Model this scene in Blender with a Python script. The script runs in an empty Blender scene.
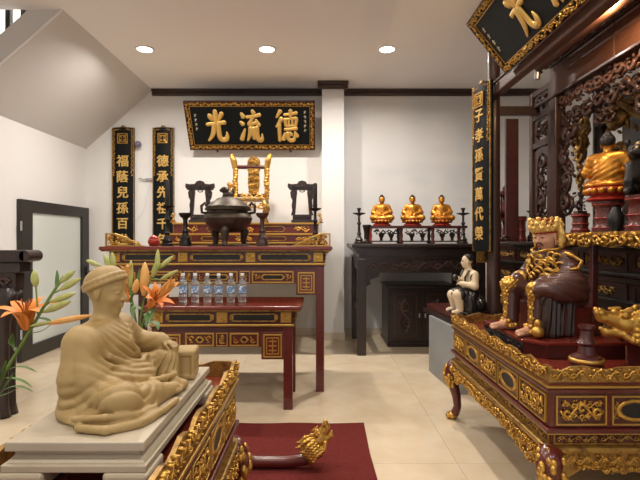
import bpy, bmesh, math, random
import numpy as np
import openvdb as vdb
from mathutils import Matrix, Vector, Euler

scene = bpy.context.scene
COL = scene.collection
PI = math.pi

# ------------------------------------------------------------------ camera
F_PX, EYE = 480.0, 1.30
cam_d = bpy.data.cameras.new('camera')
cam_d.sensor_fit = 'HORIZONTAL'; cam_d.sensor_width = 36.0
cam_d.lens = 36.0 * F_PX / 640.0
cam_d.clip_start = 0.05; cam_d.clip_end = 60
cam = bpy.data.objects.new('camera', cam_d); COL.objects.link(cam)
cam.location = (0, 0, EYE); cam.rotation_euler = (PI / 2, 0, 0)
scene.camera = cam

# ------------------------------------------------------------------ world, exposure
w = bpy.data.worlds.new('world'); scene.world = w; w.use_nodes = True
w.node_tree.nodes['Background'].inputs[0].default_value = (0.86, 0.93, 1.0, 1)
w.node_tree.nodes['Background'].inputs[1].default_value = 0.9
vs = scene.view_settings
vs.view_transform = 'Standard'; vs.look = 'None'; vs.gamma = 1.0
vs.use_curve_mapping = False
vs.exposure = 0.12
DOWNLIGHT_W = {5.15: 32.0, 2.6: 16.0, 0.2: 12.0, -1.6: 4.0}   # watts per lamp, by row
DOWNLIGHT_COL = (1.0, 0.915, 0.825)
SHRINE_LAMP_W = 20.0
STAIR_FILL_W = 90.0

def at(px, py, d):                      # measuring aid: photo point at depth d -> metres
    return Vector(((px - 320) * d / F_PX, d, EYE - (py - 240) * d / F_PX))

# ------------------------------------------------------------------ materials
MAT = {}
def mat(name, col, rough=0.5, metal=0.0, col2=None, nscale=8.0, bump=0.0, bscale=30.0,
        coat=0.0, trans=0.0, emit=None, estr=0.0, stretch=None, ior=1.5, alpha=None, detail=4.0, sharp=None, spec=None):
    m = bpy.data.materials.new(name); m.use_nodes = True
    nt = m.node_tree; b = nt.nodes['Principled BSDF']
    b.inputs['Base Color'].default_value = (*col, 1)
    b.inputs['Roughness'].default_value = rough
    b.inputs['Metallic'].default_value = metal
    b.inputs['IOR'].default_value = ior
    if spec is not None: b.inputs['Specular IOR Level'].default_value = spec
    b.inputs['Coat Weight'].default_value = coat
    b.inputs['Coat Roughness'].default_value = 0.15
    b.inputs['Transmission Weight'].default_value = trans
    if emit:
        b.inputs['Emission Color'].default_value = (*emit, 1)
        b.inputs['Emission Strength'].default_value = estr
    if col2 or bump:
        tc = nt.nodes.new('ShaderNodeTexCoord'); mp = nt.nodes.new('ShaderNodeMapping')
        nt.links.new(tc.outputs['Object'], mp.inputs['Vector'])
        if stretch: mp.inputs['Scale'].default_value = stretch
    if col2:
        n = nt.nodes.new('ShaderNodeTexNoise'); n.inputs['Scale'].default_value = nscale
        n.inputs['Detail'].default_value = detail
        nt.links.new(mp.outputs['Vector'], n.inputs['Vector'])
        r = nt.nodes.new('ShaderNodeValToRGB')
        lo, hi = sharp if sharp else (0.32, 0.68)
        r.color_ramp.elements[0].position = lo; r.color_ramp.elements[1].position = hi
        r.color_ramp.elements[0].color = (*col, 1); r.color_ramp.elements[1].color = (*col2, 1)
        nt.links.new(n.outputs['Fac'], r.inputs['Fac'])
        nt.links.new(r.outputs['Color'], b.inputs['Base Color'])
    if bump:
        n2 = nt.nodes.new('ShaderNodeTexNoise'); n2.inputs['Scale'].default_value = bscale
        n2.inputs['Detail'].default_value = 5.0
        nt.links.new(mp.outputs['Vector'], n2.inputs['Vector'])
        bp = nt.nodes.new('ShaderNodeBump'); bp.inputs['Strength'].default_value = bump
        bp.inputs['Distance'].default_value = 0.01
        nt.links.new(n2.outputs['Fac'], bp.inputs['Height'])
        nt.links.new(bp.outputs['Normal'], b.inputs['Normal'])
    MAT[name] = m
    return m

mat('wall_paint', (0.77, 0.765, 0.755), 0.75, bump=0.03, bscale=60)
mat('wall_mural', (0.77, 0.77, 0.765), 0.6, col2=(0.69, 0.70, 0.71), nscale=1.3, stretch=(0.8, 1, 1.8), sharp=(0.5, 0.72))
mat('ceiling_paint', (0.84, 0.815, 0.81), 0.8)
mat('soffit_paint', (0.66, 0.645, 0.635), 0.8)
mat('moulding', (0.045, 0.024, 0.018), 0.4, col2=(0.065, 0.034, 0.024), nscale=14)
mat('tile', (0.66, 0.54, 0.37), 0.25, col2=(0.74, 0.63, 0.47), nscale=4.5, detail=8, coat=0.2)
mat('grout', (0.50, 0.41, 0.29), 0.7)
mat('door_metal', (0.022, 0.018, 0.017), 0.4)
mat('frosted', (0.80, 0.86, 0.84), 0.2, trans=0.2)
mat('clear_pane', (1, 1, 1), 0.0, trans=1.0, ior=1.02)
mat('steel', (0.6, 0.6, 0.62), 0.3, metal=0.9)
mat('white_plastic', (0.8, 0.8, 0.8), 0.4)
mat('lens', (1, 1, 1), 0.5, emit=(1.0, 0.93, 0.82), estr=14.0)
mat('warm_lens', (1, 1, 1), 0.5, emit=(1.0, 0.72, 0.38), estr=10.0)
mat('lacquer_red', (0.085, 0.011, 0.009), 0.28, col2=(0.12, 0.018, 0.012), nscale=9, stretch=(1, 6, 6), coat=0.3)
mat('lacquer_bright', (0.15, 0.018, 0.012), 0.25, col2=(0.19, 0.028, 0.016), nscale=6, coat=0.4)
mat('dark_red', (0.06, 0.011, 0.010), 0.3, col2=(0.085, 0.016, 0.013), nscale=9, coat=0.3)
mat('dark_wood', (0.016, 0.009, 0.008), 0.35, col2=(0.028, 0.014, 0.012), nscale=10, stretch=(6, 1, 1), coat=0.2)
mat('brown_wood', (0.036, 0.014, 0.011), 0.42, col2=(0.062, 0.026, 0.019), nscale=12, stretch=(5, 1, 5), coat=0.2)
mat('brown_wood_light', (0.085, 0.034, 0.022), 0.5, col2=(0.12, 0.05, 0.032), nscale=12, stretch=(6, 1, 6))
mat('black_lacquer', (0.008, 0.008, 0.008), 0.45)
mat('sign_black', (0.006, 0.008, 0.009), 0.45, spec=0.14)
mat('gold', (0.62, 0.36, 0.075), 0.34, metal=0.75, col2=(0.30, 0.12, 0.03), nscale=28, sharp=(0.50, 0.78))
mat('gold_bright', (0.76, 0.50, 0.15), 0.36, metal=0.55, bump=0.15, bscale=90)
mat('gold_old', (0.42, 0.25, 0.065), 0.4, metal=0.7, col2=(0.12, 0.045, 0.02), nscale=30, sharp=(0.45, 0.75))
mat('gold_plain', (0.55, 0.33, 0.08), 0.35, metal=0.75)
mat('gold_buddha', (0.55, 0.235, 0.028), 0.33, metal=0.65, col2=(0.40, 0.13, 0.02), nscale=35, sharp=(0.5, 0.75))
mat('bronze', (0.042, 0.031, 0.023), 0.48, metal=0.65, col2=(0.085, 0.065, 0.045), nscale=20)
mat('dark_bronze', (0.02, 0.016, 0.014), 0.35, metal=0.5)
mat('stone_statue', (0.37, 0.245, 0.092), 0.5, col2=(0.45, 0.315, 0.135), nscale=9, bump=0.06, bscale=70)
mat('stone_slab', (0.47, 0.405, 0.30), 0.4, col2=(0.55, 0.48, 0.37), nscale=7, detail=8)
mat('stone_plinth', (0.50, 0.43, 0.31), 0.5, col2=(0.57, 0.50, 0.37), nscale=6, detail=8)
mat('grey_plinth', (0.25, 0.265, 0.275), 0.55, col2=(0.29, 0.30, 0.31), nscale=5)
mat('carpet', (0.125, 0.020, 0.018), 0.95, col2=(0.155, 0.028, 0.024), nscale=60, bump=0.5, bscale=260, spec=0.1)
mat('petal', (0.85, 0.24, 0.035), 0.5, col2=(0.90, 0.34, 0.06), nscale=25)
mat('petal_pale', (0.82, 0.36, 0.08), 0.5, col2=(0.80, 0.48, 0.16), nscale=20)
mat('bud_green', (0.40, 0.46, 0.13), 0.5, col2=(0.56, 0.55, 0.22), nscale=30)
mat('stem_green', (0.16, 0.25, 0.05), 0.5)
mat('leaf_green', (0.09, 0.19, 0.05), 0.45, col2=(0.14, 0.26, 0.07), nscale=20)
mat('stamen', (0.25, 0.08, 0.02), 0.6)
mat('vase_white', (0.55, 0.58, 0.62), 0.2, col2=(0.15, 0.22, 0.45), nscale=14, sharp=(0.55, 0.6))
mat('bottle', (0.93, 0.96, 0.98), 0.04, trans=0.92, ior=1.33)
mat('bottle_label', (0.12, 0.26, 0.50), 0.4, col2=(0.75, 0.8, 0.85), nscale=60, sharp=(0.5, 0.6))
mat('robe_brown', (0.080, 0.030, 0.024), 0.30, coat=0.3)
mat('robe_dark', (0.035, 0.017, 0.014), 0.35, coat=0.2)
mat('skin_paint', (0.62, 0.33, 0.21), 0.4)
mat('skin_ivory', (0.72, 0.58, 0.40), 0.4)
mat('black_paint', (0.010, 0.009, 0.009), 0.3, coat=0.3)
mat('red_paint', (0.38, 0.035, 0.022), 0.3)
mat('hair_black', (0.012, 0.010, 0.010), 0.35, bump=0.8, bscale=160)
mat('grey_wire', (0.35, 0.34, 0.38), 0.5)
mat('purple_grey', (0.16, 0.14, 0.20), 0.3)
mat('gold_text_side', (0.66, 0.42, 0.12), 0.38, metal=0.6)
mat('white_paint_text', (0.62, 0.55, 0.42), 0.5)

# ------------------------------------------------------------------ object helpers
def tag(o, label=None, cat=None, group=None, kind=None):
    if label: o['label'] = label
    if cat: o['category'] = cat
    if group: o['group'] = group
    if kind: o['kind'] = kind
    return o

def thing(name, label, cat, loc=(0, 0, 0), rotz=0.0, group=None, M=None):
    o = bpy.data.objects.new(name, None); COL.objects.link(o)
    o.empty_display_size = 0.05
    if M is not None: o.matrix_world = M
    else:
        o.location = loc; o.rotation_euler = (0, 0, rotz)
    return tag(o, label, cat, group)

def copy_tree(o, parent=None):
    c = o.copy(); COL.objects.link(c); c.parent = parent
    for ch in list(o.children): copy_tree(ch, c)
    return c

def link(me, name, parent=None):
    o = bpy.data.objects.new(name, me); COL.objects.link(o)
    if parent is not None: o.parent = parent
    return o

I4 = Matrix.Identity(4)
def T(x, y, z): return Matrix.Translation((x, y, z))
def face_M(kind, off):                  # panel space (x right, y up, z out) -> parent space
    ax = {'-y': ((1, 0, 0), (0, 0, 1), (0, -1, 0)), '+y': ((-1, 0, 0), (0, 0, 1), (0, 1, 0)),
          '-x': ((0, -1, 0), (0, 0, 1), (-1, 0, 0)), '+x': ((0, 1, 0), (0, 0, 1), (1, 0, 0))}[kind]
    R = Matrix((ax[0], ax[1], ax[2])).transposed().to_4x4()
    return Matrix.Translation(off) @ R

class MB:
    def __init__(self): self.v = []; self.f = []; self.M = None
    def _add(self, vs, fs):
        n = len(self.v)
        if self.M is not None: vs = [self.M @ Vector(p) for p in vs]
        self.v += [tuple(p) for p in vs]
        self.f += [tuple(i + n for i in f) for f in fs]
        return self
    def box(self, x0, x1, y0, y1, z0, z1):
        x0, x1 = min(x0, x1), max(x0, x1); y0, y1 = min(y0, y1), max(y0, y1); z0, z1 = min(z0, z1), max(z0, z1)
        return self._add([(x0, y0, z0), (x1, y0, z0), (x1, y1, z0), (x0, y1, z0), (x0, y0, z1), (x1, y0, z1), (x1, y1, z1), (x0, y1, z1)],
                         [(0, 3, 2, 1), (4, 5, 6, 7), (0, 1, 5, 4), (1, 2, 6, 5), (2, 3, 7, 6), (3, 0, 4, 7)])
    def prism(self, poly, z0, z1):      # poly in xy, ccw, extruded along z
        n = len(poly)
        vs = [(x, y, z0) for x, y in poly] + [(x, y, z1) for x, y in poly]
        fs = [tuple(range(n))[::-1], tuple(range(n, 2 * n))]
        fs += [(i, (i + 1) % n, n + (i + 1) % n, n + i) for i in range(n)]
        return self._add(vs, fs)
    def ring(self, outer, inner, z0, z1):   # frame between two same-length loops
        n = len(outer)
        vs = [(x, y, z) for z in (z0, z1) for lp in (outer, inner) for x, y in lp]
        fs = []
        for i in range(n):
            j = (i + 1) % n
            fs += [(i, j, 2 * n + j, 2 * n + i), (n + j, n + i, 3 * n + i, 3 * n + j),
                   (2 * n + i, 2 * n + j, 3 * n + j, 3 * n + i), (j, i, n + i, n + j)]
        return self._add(vs, fs)
    def frame(self, w, h, t, z0, z1, cx=0, cy=0):
        o = [(cx - w / 2, cy - h / 2), (cx + w / 2, cy - h / 2), (cx + w / 2, cy + h / 2), (cx - w / 2, cy + h / 2)]
        q = [(cx - w / 2 + t, cy - h / 2 + t), (cx + w / 2 - t, cy - h / 2 + t), (cx + w / 2 - t, cy + h / 2 - t), (cx - w / 2 + t, cy + h / 2 - t)]
        return self.ring(o, q, z0, z1)
    def lathe(self, prof, c=(0, 0, 0), n=24, loop=False):
        vs, fs = [], []
        for r, z in prof:
            for k in range(n):
                a = 2 * PI * k / n
                vs.append((c[0] + r * math.cos(a), c[1] + r * math.sin(a), c[2] + z))
        m = len(prof)
        for i in range(m - 1):
            for k in range(n):
                k2 = (k + 1) % n
                fs.append((i * n + k, i * n + k2, (i + 1) * n + k2, (i + 1) * n + k))
        if loop: fs += [((m - 1) * n + k, (m - 1) * n + (k + 1) % n, (k + 1) % n, k) for k in range(n)]
        else:
            fs.append(tuple(range(n))[::-1]); fs.append(tuple((m - 1) * n + k for k in range(n)))
        return self._add(vs, fs)
    def tube(self, pts, rad, n=6, flat=1.0, cap=True):
        pts = [Vector(p) for p in pts]; m = len(pts)
        if not hasattr(rad, '__len__'): rad = [rad] * m
        vs, fs = [], []
        up = Vector((0, 0, 1))
        t0 = (pts[1] - pts[0]).normalized()
        if abs(t0.dot(up)) > 0.9: up = Vector((1, 0, 0))
        s = t0.cross(up).normalized()
        for i in range(m):
            t = (pts[min(i + 1, m - 1)] - pts[max(i - 1, 0)])
            t = t.normalized() if t.length > 1e-9 else t0
            s = s - t * s.dot(t)
            s = s.normalized() if s.length > 1e-9 else t.orthogonal().normalized()
            u = t.cross(s)
            for k in range(n):
                a = 2 * PI * k / n
                vs.append(pts[i] + (s * math.cos(a) + u * math.sin(a) * flat) * rad[i])
        for i in range(m - 1):
            for k in range(n):
                k2 = (k + 1) % n
                fs.append((i * n + k, i * n + k2, (i + 1) * n + k2, (i + 1) * n + k))
        if cap:
            fs.append(tuple(range(n))[::-1]); fs.append(tuple((m - 1) * n + k for k in range(n)))
        return self._add(vs, fs)
    def blob(self, c, r, nu=8, nv=5, R=None):
        vs = [(0, 0, -1)]
        for j in range(1, nv):
            ph = -PI / 2 + PI * j / nv
            for k in range(nu):
                a = 2 * PI * k / nu
                vs.append((math.cos(ph) * math.cos(a), math.cos(ph) * math.sin(a), math.sin(ph)))
        vs.append((0, 0, 1))
        fs = [(0, 1 + (k + 1) % nu, 1 + k) for k in range(nu)]
        for j in range(nv - 2):
            for k in range(nu):
                k2 = (k + 1) % nu
                fs.append((1 + j * nu + k, 1 + j * nu + k2, 1 + (j + 1) * nu + k2, 1 + (j + 1) * nu + k))
        b = 1 + (nv - 2) * nu; L = len(vs) - 1
        fs += [(L, b + k, b + (k + 1) % nu) for k in range(nu)]
        out = []
        for p in vs:
            q = Vector((p[0] * r[0], p[1] * r[1], p[2] * r[2]))
            if R is not None: q = R @ q
            out.append(q + Vector(c))
        return self._add(out, fs)
    def carve(self, w, h, dep, seed=0, cx=0, cy=0, cz=0, dens=1.0, thick=1.0):
        """scrolling foliage relief filling a w x h field (x right, y up, z out)"""
        rnd = random.Random(seed)
        if h > w:                        # run along the longer side
            swap = True; L, H = h, w
        else: swap = False; L, H = w, h
        def P(a, b, c): return (cx + b, cy + a, cz + c) if swap else (cx + a, cy + b, cz + c)
        n = max(1, int(round(L / (H * 0.95) * dens)))
        st = L / n; r0 = 0.085 * min(H, st) * thick
        pts = []
        for i in range(n * 6 + 1):
            t = i / 6.0
            pts.append(P(-L / 2 + t * st, 0.26 * H * math.sin(PI * t + (seed % 2) * PI), dep * 0.45))
        if n > 1: self.tube(pts, r0 * 0.8, n=5)
        for i in range(n):
            x = -L / 2 + (i + 0.5) * st
            s = 1 if (i + seed) % 2 else -1
            # spiral curl
            sp = []
            rr = 0.34 * min(H, st)
            a0 = rnd.uniform(-0.5, 0.5); dirn = rnd.choice((-1, 1))
            for k in range(11):
                q = k / 10.0; a = a0 + dirn * q * 3.6 * PI / 1.9
                rad = rr * (1 - 0.78 * q)
                sp.append(P(x + rad * math.cos(a), -s * 0.10 * H + rad * math.sin(a), dep * (0.45 + 0.4 * q)))
            self.tube(sp, [r0 * (1.15 - 0.4 * k / 10) for k in range(11)], n=5)
            for k in range(4):
                ax = x + rnd.uniform(-0.45, 0.45) * st; ay = rnd.choice((-1, 1)) * rnd.uniform(0.22, 0.40) * H
                an = rnd.uniform(0, PI)
                ln = rnd.uniform(0.12, 0.20) * min(H, st)
                R = Matrix.Rotation(an, 3, 'Z')
                self.blob(P(ax, ay, dep * 0.4), (ln, ln * 0.42, dep * 0.5), 6, 4, R)
        return self
    def build(self, name, m, parent=None, bevel=0.0, smooth=False, angle=None):
        me = bpy.data.meshes.new(name); me.from_pydata(self.v, [], self.f); me.validate(); me.update()
        me.materials.append(MAT[m])
        if smooth:
            for p in me.polygons: p.use_smooth = True
            if angle: me.set_sharp_from_angle(angle=math.radians(angle))
        o = link(me, name, parent)
        if bevel:
            b = o.modifiers.new('bevel', 'BEVEL'); b.width = bevel; b.segments = 2; b.limit_method = 'ANGLE'; b.angle_limit = math.radians(40)
        return o

def box(name, m, x0, x1, y0, y1, z0, z1, parent=None, bevel=0.004):
    return MB().box(x0, x1, y0, y1, z0, z1).build(name, m, parent, bevel)

def struct(o, label=None, cat=None):
    o['kind'] = 'structure'
    if label: o['label'] = label
    if cat: o['category'] = cat
    return o

# ---- lettering
_glyphs = {}
def glyph_mesh(ch, m, ext=0.02, off=0.012, bev=0.012):
    key = (ch, m, ext, off)
    if key in _glyphs: return _glyphs[key]
    c = bpy.data.curves.new('lettering', 'FONT'); c.body = ch
    c.extrude = ext; c.offset = off; c.bevel_depth = bev; c.bevel_resolution = 1; c.resolution_u = 3
    o = bpy.data.objects.new('lettering', c); COL.objects.link(o)
    dg = bpy.context.evaluated_depsgraph_get()
    me = bpy.data.meshes.new_from_object(o.evaluated_get(dg))
    bpy.data.objects.remove(o)
    n = len(me.vertices); co = np.empty(n * 3, np.float32); me.vertices.foreach_get('co', co)
    co = co.reshape(-1, 3); mn, mx = co.min(0), co.max(0)
    co[:, :2] -= ((mn + mx) / 2)[:2]; co[:, 2] -= mn[2]
    me.vertices.foreach_set('co', co.ravel()); me.update()
    me.materials.clear(); me.materials.append(MAT[m])
    _glyphs[key] = me
    return me

def glyph(ch, size, M, parent, m='gold_bright', ext=0.02, off=0.012, sx=1.0, name='character'):
    o = link(glyph_mesh(ch, m, ext, off), name, parent)
    o.matrix_local = M @ Matrix.Diagonal((size * sx, size, size, 1))
    return o

# brush-written versions of the large characters: (points, widths) per stroke
BRUSH = {
 '光': [([(0.0, .48), (0.01, .30), (-.01, .12)], (.05, .07, .05)), ([(-.30, .36), (-.24, .30), (-.17, .20)], (.035, .07, .05)), ([(.30, .40), (.22, .30), (.13, .18)], (.06, .055, .025)),
        ([(-.42, .05), (-.2, .08), (.1, .10), (.40, .12)], (.05, .045, .045, .06)), ([(-.10, .08), (-.13, -.10), (-.24, -.30), (-.44, -.46)], (.06, .065, .055, .02)),
        ([(.10, .08), (.09, -.15), (.10, -.32), (.20, -.42), (.38, -.41), (.45, -.30), (.44, -.18)], (.055, .06, .065, .065, .065, .05, .015))],
 '流': [([(-.40, .40), (-.30, .28)], (.035, .065)), ([(-.46, .14), (-.34, .05)], (.035, .06)), ([(-.46, -.42), (-.38, -.28), (-.27, -.08)], (.06, .055, .02)), ([(.10, .49), (.17, .39)], (.035, .06)),
        ([(-.16, .28), (.14, .30), (.44, .35)], (.045, .04, .055)), ([(.12, .28), (.02, .16), (-.08, .06), (.12, .08), (.30, .13)], (.05, .045, .05, .045, .05)), ([(.24, .20), (.37, .02)], (.03, .06)),
        ([(-.03, -.04), (-.05, -.24), (-.20, -.46)], (.055, .06, .02)), ([(.12, -.04), (.12, -.40)], (.055, .045)), ([(.27, -.02), (.27, -.30), (.34, -.44), (.47, -.42), (.49, -.24)], (.055, .055, .06, .055, .015))],
 '德': [([(-.26, .47), (-.46, .26)], (.06, .02)), ([(-.22, .25), (-.34, .10), (-.49, -.03)], (.06, .05, .02)), ([(-.34, .08), (-.34, -.46)], (.055, .045)), ([(-.10, .35), (.18, .37), (.46, .41)], (.04, .035, .05)), ([(.19, .49), (.18, .24)], (.05, .035)),
        ([(-.07, .23), (-.04, .02)], (.045, .04)), ([(-.06, .22), (.20, .23), (.44, .24), (.40, .02)], (.035, .03, .045, .04)), ([(.10, .21), (.10, .04)], (.03, .03)), ([(.26, .21), (.26, .04)], (.03, .03)), ([(-.04, .01), (.40, .02)], (.03, .03)),
        ([(-.10, -.10), (.16, -.09), (.45, -.07)], (.04, .035, .05)), ([(-.10, -.22), (-.17, -.42)], (.03, .06)), ([(.02, -.20), (.05, -.38), (.18, -.45), (.31, -.42), (.33, -.28)], (.05, .05, .055, .05, .015)), ([(.13, -.19), (.21, -.28)], (.03, .05)), ([(.35, -.18), (.46, -.32)], (.03, .06))],
}
def brush_char(ch, w_, h_, cx, cy, cz, parent):
    m = MB()
    for pts, wd in BRUSH[ch]:
        P = [Vector((x * w_, y * h_, 0)) for x, y in pts]; out, ww = [], []
        for i in range(len(P) - 1):
            for q in range(4):
                t = q / 4.0; p0 = P[max(i - 1, 0)]; p1, p2 = P[i], P[i + 1]; p3 = P[min(i + 2, len(P) - 1)]
                out.append(0.5 * ((2 * p1) + (p2 - p0) * t + (2 * p0 - 5 * p1 + 4 * p2 - p3) * t * t + (3 * p1 - p0 - 3 * p2 + p3) * t ** 3)); ww.append(wd[i] + (wd[i + 1] - wd[i]) * t)
        out.append(P[-1]); ww.append(wd[-1])
        d0 = (out[0] - out[1]).normalized() * ww[0] * h_ * 0.7; d1 = (out[-1] - out[-2]).normalized() * ww[-1] * h_ * 0.7
        out = [out[0] + d0] + out + [out[-1] + d1]; ww = [ww[0] * 0.35] + ww + [ww[-1] * 0.35]
        m.tube([(p.x + cx, p.y + cy, cz + 0.006) for p in out], [q * h_ * 1.25 for q in ww], 8, 0.45)
    return m.build('character', 'gold_bright', parent, smooth=True)

# ------------------------------------------------------------------ sculpting (signed distance -> mesh)
class SDF:
    def __init__(self, lo, hi, vox):
        self.lo = np.array(lo, np.float32); self.vox = vox
        self.n = [int(math.ceil((hi[i] - lo[i]) / vox)) + 1 for i in range(3)]
        self.ax = [self.lo[i] + vox * np.arange(self.n[i], dtype=np.float32) for i in range(3)]
        self.D = np.full(self.n, 0.2, np.float32)
    def _sl(self, lo, hi):
        s = []
        for i in range(3):
            a = int(np.clip(math.floor((lo[i] - self.lo[i]) / self.vox), 0, self.n[i] - 1))
            b = int(np.clip(math.ceil((hi[i] - self.lo[i]) / self.vox) + 1, 1, self.n[i]))
            s.append(slice(a, max(b, a + 1)))
        return tuple(s)
    def _grid(self, s):
        return (self.ax[0][s[0]][:, None, None], self.ax[1][s[1]][None, :, None], self.ax[2][s[2]][None, None, :])
    def _merge(self, s, d, k, sub=False):
        A = self.D[s]
        if sub: A = -A
        if k > 0:
            h = np.maximum(k - np.abs(A - d), 0) / k
            r = np.minimum(A, d) - h * h * k * 0.25
        else: r = np.minimum(A, d)
        self.D[s] = -r if sub else r
    def ell(self, c, r, k=0.012, R=None, sub=False):
        mr = max(r) + k + 4 * self.vox if R is not None else None
        e = [mr] * 3 if mr else [q + k + 4 * self.vox for q in r]
        s = self._sl([c[i] - e[i] for i in range(3)], [c[i] + e[i] for i in range(3)])
        X, Y, Z = self._grid(s); X = X - c[0]; Y = Y - c[1]; Z = Z - c[2]
        if R is not None:
            Q = R.transposed()
            X, Y, Z = (Q[0][0] * X + Q[0][1] * Y + Q[0][2] * Z, Q[1][0] * X + Q[1][1] * Y + Q[1][2] * Z, Q[2][0] * X + Q[2][1] * Y + Q[2][2] * Z)
        k0 = np.sqrt((X / r[0]) ** 2 + (Y / r[1]) ** 2 + (Z / r[2]) ** 2)
        k1 = np.sqrt((X / r[0] ** 2) ** 2 + (Y / r[1] ** 2) ** 2 + (Z / r[2] ** 2) ** 2) + 1e-6
        self._merge(s, k0 * (k0 - 1) / k1, k, sub); return self
    def cap(self, a, b, ra, rb, k=0.012, sub=False):
        a = np.array(a, np.float32); b = np.array(b, np.float32); e = max(ra, rb) + k + 4 * self.vox
        s = self._sl(np.minimum(a, b) - e, np.maximum(a, b) + e)
        X, Y, Z = self._grid(s)
        ab = b - a; L = float(ab.dot(ab)) + 1e-9
        t = np.clip(((X - a[0]) * ab[0] + (Y - a[1]) * ab[1] + (Z - a[2]) * ab[2]) / L, 0, 1)
        d = np.sqrt((X - a[0] - t * ab[0]) ** 2 + (Y - a[1] - t * ab[1]) ** 2 + (Z - a[2] - t * ab[2]) ** 2) - (ra + (rb - ra) * t)
        self._merge(s, d, k, sub); return self
    def chain(self, pts, rad, k=0.012, sub=False):
        if not hasattr(rad, '__len__'): rad = [rad] * len(pts)
        for i in range(len(pts) - 1): self.cap(pts[i], pts[i + 1], rad[i], rad[i + 1], k, sub)
        return self
    def box(self, c, h, rnd=0.005, k=0.006, R=None, sub=False):
        e = math.sqrt(sum(q * q for q in h)) + k + 4 * self.vox
        s = self._sl([c[i] - e for i in range(3)], [c[i] + e for i in range(3)])
        X, Y, Z = self._grid(s); X = X - c[0]; Y = Y - c[1]; Z = Z - c[2]
        if R is not None:
            Q = R.transposed()
            X, Y, Z = (Q[0][0] * X + Q[0][1] * Y + Q[0][2] * Z, Q[1][0] * X + Q[1][1] * Y + Q[1][2] * Z, Q[2][0] * X + Q[2][1] * Y + Q[2][2] * Z)
        qx, qy, qz = np.abs(X) - h[0] + rnd, np.abs(Y) - h[1] + rnd, np.abs(Z) - h[2] + rnd
        d = np.sqrt(np.maximum(qx, 0) ** 2 + np.maximum(qy, 0) ** 2 + np.maximum(qz, 0) ** 2) + np.minimum(np.maximum(np.maximum(qx, qy), qz), 0) - rnd
        self._merge(s, d.astype(np.float32), k, sub); return self
    def disp(self, fn):
        X, Y, Z = self._grid((slice(None),) * 3)
        self.D -= fn(X, Y, Z); return self
    def floor(self, z0):
        self.D = np.maximum(self.D, (z0 - self.ax[2])[None, None, :]); return self
    def mesh(self, name, m, parent=None):
        D = self.D
        for i in range(3):
            s = [slice(None)] * 3; s[i] = 0; D[tuple(s)] = np.maximum(D[tuple(s)], self.vox * 0.5)
            s[i] = -1; D[tuple(s)] = np.maximum(D[tuple(s)], self.vox * 0.5)
        g = vdb.FloatGrid(background=3.0)
        g.copyFromArray(np.ascontiguousarray(np.clip(D / self.vox, -3, 3)))
        p, t, q = g.convertToPolygons(isovalue=0.0, adaptivity=0.0)
        p = p * self.vox + self.lo
        faces = [tuple(int(i) for i in f) for f in q] + [tuple(int(i) for i in f) for f in t]
        me = bpy.data.meshes.new(name); me.from_pydata([tuple(float(c) for c in v) for v in p], [], faces); me.update()
        a = p[q[:, 0]]; b = p[q[:, 1]]; c = p[q[:, 2]]
        if (np.cross(b - a, c - a) * a).sum() < 0: me.flip_normals()
        me.polygons.foreach_set('use_smooth', [True] * len(me.polygons))
        me.materials.append(MAT[m]); me.update()
        return link(me, name, parent)

def gauss(X, Y, Z, c, r):
    return np.exp(-(((X - c[0]) / r[0]) ** 2 + ((Y - c[1]) / r[1]) ** 2 + ((Z - c[2]) / r[2]) ** 2))

def head_sdf(s, c, h, R, k=None, ears=True, long_ears=False):
    """head of height h centred at c; R maps head space (x = face direction, z = up)"""
    u = h / 2.0
    def P(x, y, z): return tuple(Vector(c) + R @ Vector((x * u, y * u, z * u)))
    def r(*q): return tuple(v * u for v in q)
    k = k or 0.12 * u
    s.ell(P(-0.10, 0, 0.22), r(0.78, 0.68, 0.78), k, R)             # skull
    s.ell(P(0.10, 0, -0.30), r(0.58, 0.55, 0.68), k * 2, R)         # face
    s.ell(P(0.36, 0, -0.80), r(0.22, 0.24, 0.17), k, R)             # chin
    for y in (-1, 1):
        s.ell(P(0.40, 0.30 * y, -0.28), r(0.22, 0.22, 0.22), k, R)  # cheek
        s.cap(P(0.62, 0.14 * y, 0.16), P(0.52, 0.42 * y, 0.14), 0.055 * u, 0.045 * u, k * 0.6)   # brow
        s.ell(P(0.585, 0.27 * y, -0.02), r(0.09, 0.15, 0.085), k * 0.3, R)   # eyelid
        s.cap(P(0.665, 0.14 * y, -0.045), P(0.61, 0.40 * y, -0.03), 0.018 * u, 0.015 * u, 0, sub=True)  # lid slit
        if ears:
            s.ell(P(-0.06, 0.70 * y, -0.06), r(0.16, 0.07, 0.27), k * 0.4, R)
            if long_ears: s.ell(P(-0.04, 0.68 * y, -0.42), r(0.09, 0.06, 0.22), k * 0.4, R)
    s.cap(P(0.62, 0, 0.10), P(0.82, 0, -0.26), 0.055 * u, 0.085 * u, k * 0.5)   # nose
    for y in (-1, 1): s.ell(P(0.72, 0.09 * y, -0.29), r(0.08, 0.07, 0.06), k * 0.3, R)
    s.ell(P(0.64, 0, -0.50), r(0.10, 0.19, 0.050), k * 0.4, R)      # lips
    s.ell(P(0.62, 0, -0.60), r(0.10, 0.15, 0.055), k * 0.4, R)
    return P

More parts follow.
